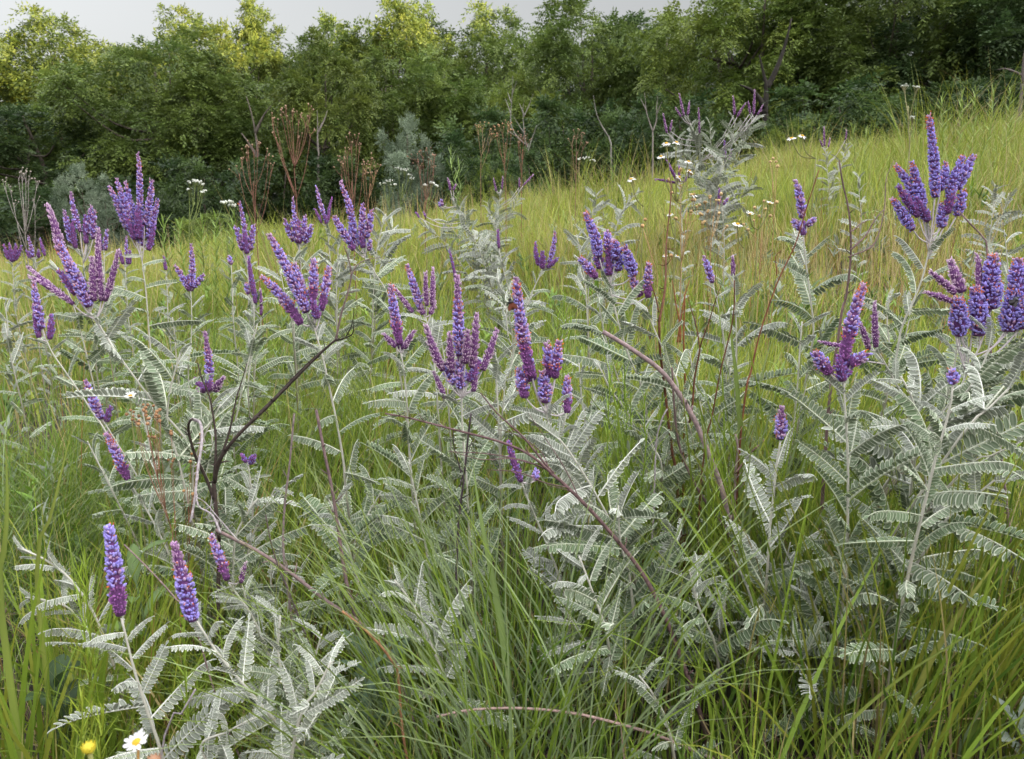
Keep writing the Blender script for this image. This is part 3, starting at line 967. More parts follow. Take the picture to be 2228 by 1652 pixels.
def lead(label, Y, stems, spikes=(), leaf=.072, tone='m', dens=1.0, group=None, w=1.0, low=None, lean=0, name='leadplant', top=.0, leafto=None, elev=.55):
    """a leadplant: stems are lists of picture points from the top down on the plane y = Y;
    spikes are (base x, base y, tip x, tip y, kind[, width])"""
    PCOUNT[0] += 1
    leaf *= 1.12
    dens *= 1.15 if Y < .9 else (.74 if Y < 1.9 else 1.0)
    r = np.random.default_rng(5000 + PCOUNT[0])
    rnd = random.Random(PCOUNT[0])
    ws = []
    for si, st in enumerate(stems):
        P = [at(x, y, Y + (0 if si == 0 else .05 * Y * math.sin(si * 2.4))) for x, y in st]
        ws.append(P)
    # root point
    P = ws[0]
    d = P[-1] - P[-2] if len(P) > 1 else np.array([0, 0, -1.])
    dz = P[-1][2] - float(terrain(P[-1][0], P[-1][1]))
    sl = np.clip(d[0] / max(.02, -d[2]), -1.2, 1.2) * .45
    root = ground_at(P[-1][0] + sl * max(0, dz), Y + r.uniform(-.03, .06))
    if group is None:
        group = FLOWERING if spikes else LEAFY
    T = thing(name, label, 'leadplant', root, group)
    off = root
    sm = MB()
    first = None
    leaves = []
    for si, P in enumerate(ws):
        if si == 0:
            full = [p for p in P]
            if dz > .03:
                full.append((P[-1] + root) / 2 + np.array([0, .01, .0]))
            full.append(root - np.array([0, 0, .02]))
        else:
            tot0 = len(first)
            full = [p for p in P] + [first[min(tot0 - 1, int(tot0 * (.62 if Y < 2.5 else .9)))]]
        cur = smooth_path(full, 10 + 5 * len(full))
        Ls = np.concatenate([[0], np.cumsum(np.linalg.norm(np.diff(cur, axis=0), axis=1))])
        tot = Ls[-1]
        kk = min(1.35, max(.75, 1.1))
        rads = np.interp(Ls / tot, [0, .35, 1], [.0010, .0016, .0023]) * (1.0 if si == 0 else .8)
        fr = np.interp(Ls / tot, [0, .3, .6, 1], [0, .1, .7, 1])[:, None]
        tube(sm, cur, rads, (np.array([.46, .44, .385]) * (1 - fr) + np.array([.17, .15, .085]) * fr), 7)
        # leaves
        lim = tot * (leafto if leafto else .93)
        s = .006 + top * tot
        k = 0
        az = r.uniform(0, 6.28)
        while s < lim:
            f = s / tot
            p = np.array([np.interp(s, Ls, cur[:, a]) for a in range(3)])
            q_ = np.array([np.interp(min(tot, s + .01), Ls, cur[:, a]) for a in range(3)])
            up = norm(p - q_)
            size = leaf * min(1.0, .42 + .62 * min(1, s / .11)) * r.uniform(.66, 1.18)
            if f > .7:
                size *= .85
            leaves.append((p, up, az, size, s))
            az += 2.4 + r.normal(0, .5)
            s += (.0095 + .008 * min(1, s / .12)) * r.uniform(.8, 1.25) / dens
            k += 1
        if first is None:
            first = cur
    lo = Y > 1.9
    for p, up, az, size, s in leaves:
        a = norm(np.cross(up, [0.03, 1, 0.02]))
        b = np.cross(up, a)
        rad_ = a * math.cos(az) + b * math.sin(az)
        e_ = elev + .12 + r.normal(0, .25) - .40 * min(1, s / .3)
        X = norm(rad_ * math.cos(e_) + up * math.sin(e_))
        Zv = norm(up - X * (up @ X))
        # leaves also turn a little about their own axis
        ro = r.normal(0, .6)
        Yv = np.cross(Zv, X)
        Zr = Zv * math.cos(ro) + Yv * math.sin(ro)
        Yr = np.cross(Zr, X)
        if lo:
            pool = LEAF_LO['w' if tone == 'w' or (tone == 'm' and rnd.random() < .5) else 'm']
        else:
            tn = tone
            if s < .05 and tone in 'gm':
                tn = 'w' if rnd.random() < .75 else 'm'
            elif tone == 'm' and s > .12:
                tn = 'g' if rnd.random() < .55 else 'm'
            elif tone == 'w' and s > .16:
                tn = 'm'
            pool = LEAVES[tn]
        me = pool[rnd.randrange(len(pool))]
        o = bpy.data.objects.new('leaf', me)
        M = Matrix(((X[0], Yr[0], Zr[0]), (X[1], Yr[1], Zr[1]), (X[2], Yr[2], Zr[2])))
        o.rotation_euler = M.to_euler()
        o.location = p - off
        o.scale = (size,) * 3
        COL.objects.link(o)
        o.parent = T
    # spikes
    stem_top = first[0]
    for k, sp in enumerate(spikes):
        bx, by, tx, ty, kind = sp[:5]
        wd = sp[5] if len(sp) > 5 else 1.0
        dxp = (tx - bx) / FPX * Y
        yo = r.uniform(-.5, .5) * abs(dxp) + r.uniform(-.012, .012)
        if k == 0:
            yo *= .3
        b3 = at(bx, by, Y + yo * .35)
        t3 = at(tx, ty, Y + yo)
        rad = SPIKE_R * wd * w
        Lg = np.linalg.norm(t3 - b3)
        rad = min(rad, Lg * .42)
        me, me2 = spike_mesh(b3, t3, r.normal(0, .022), rad, kind, 9000 + PCOUNT[0] * 40 + k, Y, off)
        fs = part('flower_spike', me, T)
        if me2:
            part('anther_fringe', me2, fs)
        # stalk down to the stem
        if np.linalg.norm(b3 - stem_top) > .004:
            j = min(int(np.linalg.norm(b3 - stem_top) / .02), len(first) // 4)
            tgt = first[j]
            mid = (b3 * .55 + tgt * .45) + np.array([0, 0, -.12 * np.linalg.norm(b3 - tgt)])
            tube(sm, smooth_path([b3 + (t3 - b3) * .04, mid, tgt], 7), .0010 * (1 if Y < 1.6 else 1.3), (.50, .44, .46), 5)
    part('stem', sm.mesh('stem', M_STEM, off), T)
    return T


# ------------------------------------------------------------------ the individual leadplants
lead('purple spire and grey woolly leaves nearest the lower left corner', .66, [[(264, 1345), (290, 1450), (318, 1540), (355, 1652)]],
     [(262, 1338, 237, 1152, 'u', 1.0)], .068, 'w', w=1.05, dens=1.1)
lead('violet and lilac leaning spire second from the lower left, its stem sloping right', .68, [[(428, 1352), (480, 1430), (560, 1525), (650, 1630)]],
     [(420, 1350, 380, 1183, 'z', 1.0)], .068, 'w', w=1.05, dens=1.1)
lead('small lilac leaning spire with a tiny bud spire beside it, behind the nearest two', .86, [[(497, 1268), (545, 1335), (575, 1400), (610, 1480)], [(527, 1272), (545, 1335)]],
     [(495, 1262, 460, 1167, 'm', .85), (524, 1268, 534, 1226, 'p', .6)], .055, 'w')
lead('pale woolly shoot with no flower and a reddish tip at the lower left edge', .85, [[(42, 1192), (110, 1225), (165, 1275), (215, 1360)], [(55, 1300), (110, 1310), (170, 1345)]], (), .055, 'w', dens=.8)
lead('leaning violet spire with bushy base left of the brown seed stalks', 1.1, [[(226, 918), (255, 965), (300, 1040), (340, 1120)]],
     [(222, 912, 187, 830, 'v', .9), (232, 918, 240, 885, 'd', .8)], .045, 'm', dens=.5)
lead('slanting lilac and purple spire below the brown seed stalks on the left', 1.0, [[(284, 1052), (325, 1120), (365, 1200), (395, 1270)]],
     [(280, 1046, 233, 945, 'm', .95)], .062, 'w')
lead('large white woolly leaning plant with many pinkish spires at left', 1.05,
     [[(195, 680), (215, 705), (245, 755), (330, 870), (400, 950), (440, 1020)]],
     [(195, 668, 120, 520, 'v', 1.15), (140, 560, 104, 446, 'p', .9), (222, 655, 214, 500, 'p', .8), (205, 655, 200, 560, 'p', .9), (228, 655, 257, 545, 'p', .75),
      (150, 652, 62, 582, 'p', .75), (160, 662, 64, 602, 'p', .7), (165, 640, 128, 590, 'd', .95)], .088, 'w', dens=.8)
lead('small bushy purple spire left of the big woolly leaning plant', 1.25, [[(102, 742), (115, 770), (150, 820), (200, 895), (240, 960)]],
     [(92, 715, 73, 613, 'v', .9), (85, 735, 74, 665, 'd', .9), (108, 738, 112, 685, 'd', .9)], .065, 'm')
lead('tallest left plant, a fan of violet spires rising against the dark wood', 1.5, [[(305, 535), (312, 590), (318, 640), (325, 730), (332, 800)]],
     [(300, 500, 300, 335, 'v', .85), (278, 500, 239, 408, 'v', 1.0), (288, 490, 254, 391, 'v', .9), (292, 490, 273, 396, 'v', .95), (314, 490, 330, 393, 'v', .95),
      (323, 520, 344, 436, 'v', 1.0), (308, 535, 308, 466, 'v', 1.0), (323, 545, 336, 490, 'd', .95), (295, 522, 272, 468, 'd', 1.1), (304, 520, 300, 450, 'd', 1.2)], .075, 'm', elev=.3)
lead('cluster of pale violet spires behind the big woolly leaning plant', 1.9, [[(178, 545), (185, 600), (195, 660), (205, 720)]],
     [(175, 505, 154, 419, 'v', .95), (156, 530, 140, 460, 'v', 1.1), (190, 510, 198, 450, 'v', 1.0), (203, 520, 206, 458, 'v', 1.0), (165, 540, 158, 480, 'd', 1.1), (188, 530, 185, 470, 'd', 1.1)], .07, 'm')
lead('two thin purple spires right of the pale violet cluster', 1.9, [[(226, 545), (228, 620), (230, 690)]],
     [(222, 545, 214, 497, 'd', .8), (230, 545, 234, 500, 'v', .8)], .06, 'm')
lead('dense purple tuft at the far left edge', 2.5, [[(26, 572), (30, 620), (34, 680)]],
     [(18, 565, 8, 533, 'd'), (24, 568, 20, 530, 'd'), (30, 568, 34, 532, 'd'), (34, 566, 46, 536, 'd'), (27, 570, 26, 545, 'd', 1.2)], .06, 'm')
lead('slender pair of purple spires right of the far left tuft', 2.5, [[(76, 562), (80, 610), (84, 680)]],
     [(72, 560, 62, 516, 'v', .9), (66, 562, 58, 545, 'd'), (84, 560, 84, 545, 'd'), (98, 557, 87, 520, 'd', .9)], .06, 'm')
lead('faint little violet spires right below the tallest left fan', 2.2, [[(272, 580), (276, 640), (280, 700)]],
     [(268, 575, 261, 545, 'd'), (278, 575, 275, 515, 'v', .7), (282, 575, 283, 545, 'd')], .06, 'm')
lead('lone thin purple spire in the grass right of the tallest left fan', 2.2, [[(361, 590), (364, 640), (366, 700)]], [(361, 588, 356, 558, 'd', .9)], .05, 'm')
lead('three armed purple spire on a straight leafy stem in the left grass', 1.55, [[(415, 632), (417, 680), (416, 740), (410, 820)]],
     [(416, 625, 415, 532, 'v', .85), (410, 630, 381, 578, 'v', .9), (420, 626, 443, 598, 'v', .9), (414, 634, 412, 600, 'd', 1.3)], .07, 'm')
lead('spire with ragged pink wings, standing behind the black burnt branches', 1.25, [[(455, 852), (458, 900), (462, 960), (470, 1040)]],
     [(456, 835, 446, 724, 'z', .95), (448, 850, 424, 826, 'd', .9), (462, 848, 487, 822, 'p', .9), (455, 852, 452, 820, 'd', 1.2), (446, 852, 430, 845, 'p', .9), (468, 852, 480, 838, 'p', .9)], .085, 'm', dens=1.1)
lead('purple plume in front of the left reddish stalk', 1.9, [[(538, 560), (540, 610), (542, 680)]],
     [(535, 540, 521, 440, 'v', .9), (528, 545, 511, 492, 'v', 1.1), (545, 545, 552, 490, 'v', 1.2), (538, 552, 532, 500, 'd', 1.3)], .07, 'm')
lead('narrow column of purple spires left of the wide many armed plant', 1.5, [[(550, 655), (553, 700), (548, 770), (540, 850)], [(568, 690), (565, 740), (555, 800)]],
     [(552, 640, 541, 560, 'd', .85), (556, 660, 549, 600, 'd', .8), (568, 686, 567, 630, 'p', .6), (541, 640, 536, 618, 'v', .8)], .07, 'm')
lead('tiny violet tip in the grass below the left reddish stalk', 1.8, [[(503, 577), (506, 640), (508, 700)]], [(503, 576, 498, 558, 'v', .8)], .05, 'm')
lead('broad purple tuft in front of the tallest red stalk', 1.9, [[(652, 532), (655, 590), (650, 650)]],
     [(648, 500, 638, 430, 'v', .7), (640, 525, 620, 478, 'v', 1.2), (648, 528, 636, 480, 'v', 1.2), (658, 525, 664, 470, 'v', 1.2), (664, 528, 678, 490, 'v', 1.2), (652, 530, 650, 480, 'd', 1.3)], .08, 'm')
lead('thin three pronged magenta spire right of the tallest red stalk', 2.0, [[(712, 492), (716, 540), (722, 600)]],
     [(708, 478, 688, 408, 'v', .8), (700, 486, 685, 455, 'd', .7), (714, 482, 722, 432, 'd', .8), (710, 488, 706, 465, 'd', 1.0)], .06, 'm')
lead('showy bunch of violet spires on a bowed stem left of centre, high up', 1.42, [[(784, 550), (800, 570), (820, 600), (845, 645), (858, 720)]],
     [(770, 520, 741, 396, 'v', .95), (763, 530, 727, 472, 'v', 1.05), (785, 520, 789, 445, 'v', .95), (797, 518, 808, 458, 'v', .95), (775, 540, 765, 480, 'v', 1.1), (790, 540, 785, 490, 'd', 1.1),
      (770, 545, 745, 500, 'd', 1.1), (802, 545, 806, 522, 'v', .7)], .08, 'm', dens=1.1)
lead('many armed plant with long leaning purple spires and ladder like leaves left of centre', 1.0,
     [[(682, 706), (690, 735), (703, 780), (718, 850), (735, 930), (748, 1010), (752, 1060)]],
     [(668, 680, 586, 512, 'v', 1.0), (655, 706, 570, 603, 'm', 1.0), (665, 672, 641, 576, 'm', .98), (680, 662, 682, 566, 'm', .9), (699, 676, 715, 583, 'm', .85), (690, 692, 680, 655, 'd', .95)], .075, 'm')
lead('spire with orange flecks and short lilac wings left of the central bouquet', 1.0, [[(872, 768), (878, 800), (884, 860), (888, 930), (892, 1000)]],
     [(870, 750, 850, 622, 'm', .95), (862, 755, 834, 727, 'p', .7), (880, 758, 903, 720, 'p', .7), (872, 760, 868, 735, 'd', 1.0)], .07, 'm')
lead('rear spire group with pale buds between the winged spire and the central bouquet', 1.17, [[(926, 690), (935, 730), (945, 790), (950, 850)]],
     [(915, 672, 886, 578, 'v', .85), (929, 665, 926, 594, 'p', .75), (940, 664, 942, 585, 'p', .75), (898, 680, 856, 624, 'p', .7), (922, 684, 908, 650, 'p', .9), (936, 684, 946, 655, 'p', .8)], .07, 'w')
lead('thin far spire peeping over the central bouquet', 1.7, [[(1003, 650), (1006, 720), (1008, 780)]], [(1001, 645, 978, 545, 'd', .7)], .05, 'm')
lead('central bouquet of lilac spires round one violet spire on a straight white stem', .95,
     [[(1005, 852), (1005, 900), (1008, 960), (1016, 1060), (1022, 1180), (1028, 1300)]],
     [(1000, 775, 994, 600, 'z', .98), (964, 806, 927, 710, 'p', .9), (983, 810, 978, 725, 'p', .9), (1027, 800, 1037, 684, 'p', .95), (1050, 806, 1081, 718, 'p', .85), (1012, 790, 1018, 720, 'p', .9),
      (968, 868, 943, 809, 'p', .65), (1030, 852, 1036, 800, 'p', .7), (990, 835, 968, 790, 'v', 1.0), (1020, 830, 1042, 785, 'd', 1.0), (1002, 845, 1000, 780, 'v', 1.1)], .075, 'm')
lead('plant right of centre whose tallest spire carries the rust brown beetle', .87, [[(1186, 885), (1198, 930), (1240, 985), (1290, 1065), (1340, 1160), (1390, 1280), (1450, 1430)], [(1232, 902), (1225, 940), (1230, 985)]],
     [(1157, 822, 1123, 606, 'm', 1.05), (1142, 866, 1130, 805, 'm', 1.0), (1192, 822, 1189, 748, 'm', .95), (1208, 822, 1217, 745, 'm', .95), (1186, 876, 1180, 810, 'v', 1.05), (1234, 899, 1234, 822, 'm', .85),
      (1158, 830, 1145, 770, 'd', 1.1)], .080, 'w')
lead('drooping dull purple spire among dead twigs below the beetle plant', .86, [[(1135, 1050), (1150, 1090), (1180, 1160), (1215, 1250), (1235, 1330)]],
     [(1134, 1048, 1106, 962, 'd', .75), (1165, 1046, 1166, 1024, 'v', .9)], .060, 'w')
lead('tiny magenta spire far behind the beetle plant', 2.0, [[(1086, 545), (1096, 590), (1110, 640), (1125, 700)]], [(1086, 540, 1084, 500, 'd', .8)], .075, 'w')
lead('magenta tuft with one raised arm right behind the beetle plant', 1.7, [[(1182, 586), (1165, 620), (1140, 680), (1120, 740)]],
     [(1172, 578, 1165, 528, 'd', .9), (1194, 572, 1207, 505, 'v', .8), (1190, 582, 1213, 562, 'd', .9), (1180, 584, 1180, 548, 'd', 1.2)], .07, 'm')
lead('thick violet bouquet over a mound of grey foliage right of centre', 1.1, [[(1322, 605), (1330, 640), (1345, 700), (1370, 780), (1400, 860)], [(1300, 640), (1310, 700), (1330, 780)], [(1405, 668), (1425, 720), (1455, 790), (1475, 870)]],
     [(1304, 560, 1274, 464, 'B', 1.0), (1305, 585, 1292, 520, 'd', 1.05), (1326, 560, 1320, 505, 'm', 1.05), (1298, 605, 1262, 562, 'm', .95), (1340, 565, 1338, 525, 'B', 1.0), (1345, 590, 1345, 550, 'B', 1.0),
      (1380, 600, 1360, 538, 'B', 1.05), (1395, 645, 1374, 602, 'm', 1.0), (1410, 648, 1412, 575, 'm', .95), (1325, 600, 1325, 550, 'd', 1.1)], .078, 'm', dens=1.2)
lead('single slim violet spire on a white leafy stem right of the thick violet bouquet', 1.3, [[(1552, 622), (1565, 680), (1575, 740), (1580, 820)]], [(1550, 616, 1531, 558, 'v', .85)], .072, 'w')
lead('faded pink spire on a white leafy stem beside the slim violet one', 1.25, [[(1595, 602), (1600, 660), (1602, 740), (1600, 840)]], [(1595, 600, 1594, 558, 'p', .65)], .072, 'w')
lead('slender spire with two violet tufts at its foot above broad green leaves, right', 1.2, [[(1748, 516), (1752, 560), (1762, 640), (1770, 720), (1760, 790)]],
     [(1745, 475, 1731, 394, 'v', .9), (1742, 500, 1726, 480, 'v', .9), (1756, 492, 1772, 476, 'v', .9), (1748, 512, 1746, 480, 'd', .9)], .085, 'm')
lead('tall right plant with a crown of thick violet spires round the highest one', 1.12, [[(2026, 512), (2018, 560), (2005, 610), (1985, 660), (1960, 720), (1945, 800)]],
     [(2035, 430, 2021, 252, 'B', .95), (2008, 470, 1950, 362, 'B', .95), (2010, 447, 1984, 355, 'B', .95), (1986, 500, 1943, 434, 'B', .95), (1998, 470, 1955, 405, 'd', 1.0), (2046, 414, 2058, 357, 'B', .9),
      (2064, 430, 2095, 341, 'B', .95), (2082, 412, 2117, 340, 'B', .95), (2048, 496, 2048, 444, 'B', 1.0), (2082, 470, 2096, 415, 'B', 1.0), (2020, 480, 1995, 430, 'd', 1.1), (2060, 465, 2075, 410, 'd', 1.1)], .080, 'm')
lead('near right edge plant with fat blue violet spires fringed in orange', .92, [[(2132, 752), (2085, 850), (2010, 950), (1930, 1050)], [(2085, 735), (2075, 800), (2040, 900)], [(2160, 720), (2140, 790), (2090, 870)], [(2218, 700), (2190, 790), (2110, 880), (2040, 930)]],
     [(2158, 672, 2161, 556, 'B', 1.2), (2087, 730, 2084, 650, 'B', 1.1), (2131, 730, 2122, 626, 'B', 1.15), (2094, 636, 2067, 566, 'p', .85), (2077, 638, 2024, 592, 'p', .6), (2070, 656, 2014, 637, 'p', .55),
      (2128, 626, 2126, 555, 'p', .55), (2215, 680, 2214, 566, 'B', 1.2), (2196, 722, 2206, 625, 'B', 1.25), (2222, 715, 2226, 650, 'B', 1.15)], .098, 'm', w=1.25, leafto=.46, dens=1.0)
lead('stubby violet flower buds low among the leaves of the right edge', .74, [[(2073, 838), (2068, 880), (2050, 950), (2030, 1020)]], [(2072, 836, 2070, 806, 'v', 1.0)], .065, 'm')
lead('orange flecked spire above flared purple wings on a long pale stem, right', .80,
     [[(1836, 832), (1838, 880), (1844, 980), (1845, 1080), (1842, 1200), (1833, 1320), (1822, 1430)]],
     [(1836, 785, 1879, 620, 'm', 1.05), (1805, 812, 1774, 768, 'm', 1.05), (1850, 795, 1886, 770, 'm', .95), (1834, 828, 1828, 775, 'd', 1.1), (1838, 820, 1850, 780, 'd', 1.0)], .078, 'm', dens=.9, w=.95, elev=.75)
lead('two lilac bud spires behind the orange flecked spire on the right', 1.0, [[(1908, 762), (1925, 790), (1955, 845), (1985, 900)]],
     [(1906, 755, 1903, 658, 'p', .75), (1890, 760, 1870, 700, 'p', .7), (1835, 752, 1784, 743, 'p', .55)], .055, 'w')
lead('single short lilac and violet spire on a bare white stalk, lower right of centre', .84, [[(1698, 960), (1690, 1010), (1685, 1060), (1675, 1150), (1668, 1260)]], [(1698, 956, 1701, 887, 'z', .9)], .080, 'w', top=.07, dens=.95, elev=.75)
lead('large silver bush with pale lilac spires on the far right crest', 3.3,
     [[(1500, 260), (1515, 320), (1545, 420)], [(1455, 292), (1480, 330), (1530, 420)], [(1600, 262), (1588, 330), (1560, 420)], [(1640, 252), (1618, 310), (1580, 420)], [(1545, 270), (1548, 340), (1555, 430)],
      [(1580, 352), (1575, 400), (1560, 440)], [(1640, 400), (1610, 430), (1570, 470)], [(1500, 340), (1520, 390), (1550, 450)]],
     [(1488, 252, 1478, 205, 'p', .8), (1496, 250, 1500, 222, 'p', .8), (1482, 254, 1470, 235, 'p', .7), (1598, 250, 1595, 210, 'p', .8), (1604, 254, 1622, 225, 'p', .8), (1640, 250, 1642, 196, 'p', .8),
      (1632, 248, 1628, 222, 'p', .7), (1648, 250, 1660, 228, 'p', .7), (1451, 290, 1443, 248, 'p', .8), (1458, 286, 1462, 262, 'p', .7), (1522, 290, 1520, 235, 'p', .7), (1578, 352, 1576, 306, 'd', .9), (1586, 352, 1592, 326, 'd', .9)], .088, 'm', dens=1.1, w=1.15, elev=.6, leafto=.62)
lead('dark violet spires splayed among the daisies below the silver bush', 2.3, [[(1478, 400), (1482, 450), (1484, 520)]],
     [(1470, 398, 1428, 390, 'd', .75), (1474, 396, 1455, 360, 'd', .8), (1480, 396, 1478, 362, 'd', .7), (1486, 398, 1500, 380, 'd', .7), (1465, 380, 1452, 350, 'd', .6)], .05, 'w')
lead('little violet spire low in the grass under the silver bush', 2.6, [[(1570, 448), (1574, 490), (1576, 540)]], [(1566, 446, 1565, 412, 'd', 1.0), (1574, 446, 1584, 432, 'v', .9)], .06, 'w')
lead('long silvery plant mound stretching down the mid slope left of centre top', 2.9,
     [[(985, 430), (1000, 470), (1030, 520), (1060, 570)], [(960, 450), (985, 500), (1030, 560)], [(1010, 450), (1020, 500), (1045, 550)], [(920, 490), (960, 520), (1000, 570)], [(1045, 510), (1060, 550), (1080, 600)]],
     [(980, 414, 974, 388, 'p', .9), (986, 414, 992, 402, 'p', .8), (963, 448, 960, 434, 'v', .9), (912, 474, 906, 463, 'd', .8), (926, 472, 922, 462, 'd', .8), (956, 450, 958, 440, 'v', .8)], .085, 'm', dens=1.0)
lead('pale plant with pink tips on the crest, centre of the picture', 3.8, [[(1088, 420), (1085, 460), (1080, 500)], [(1130, 415), (1120, 450), (1090, 500)], [(1060, 440), (1070, 480), (1080, 510)]],
     [(1080, 416, 1074, 388, 'p', .9), (1092, 412, 1094, 385, 'p', .9), (1130, 408, 1130, 388, 'p', .9), (1138, 404, 1160, 380, 'p', .8)], .08, 'm', dens=1.0)
lead('small pink spires on the crest right of the silver bush', 4.0, [[(1796, 325), (1800, 370), (1804, 420)], [(1842, 312), (1830, 360), (1808, 420)]],
     [(1794, 318, 1793, 276, 'p', .9), (1790, 320, 1784, 304, 'p', .8), (1802, 320, 1806, 300, 'p', .8), (1840, 304, 1842, 284, 'p', .8)], .07, 'w')
lead('withered dark purple flower knots in the grass right of the burnt branches', 1.0, [[(540, 1012), (545, 1050), (550, 1110), (545, 1180)]], [(536, 1006, 528, 990, 'd', .8), (545, 1008, 552, 992, 'd', .8)], .05, 'w')
lead('stray small violet flower by the brown seed stalks, hidden in leaves', 1.15, [[(306, 880), (315, 920), (330, 990)]], [(306, 876, 305, 858, 'd', .9)], .05, 'w')

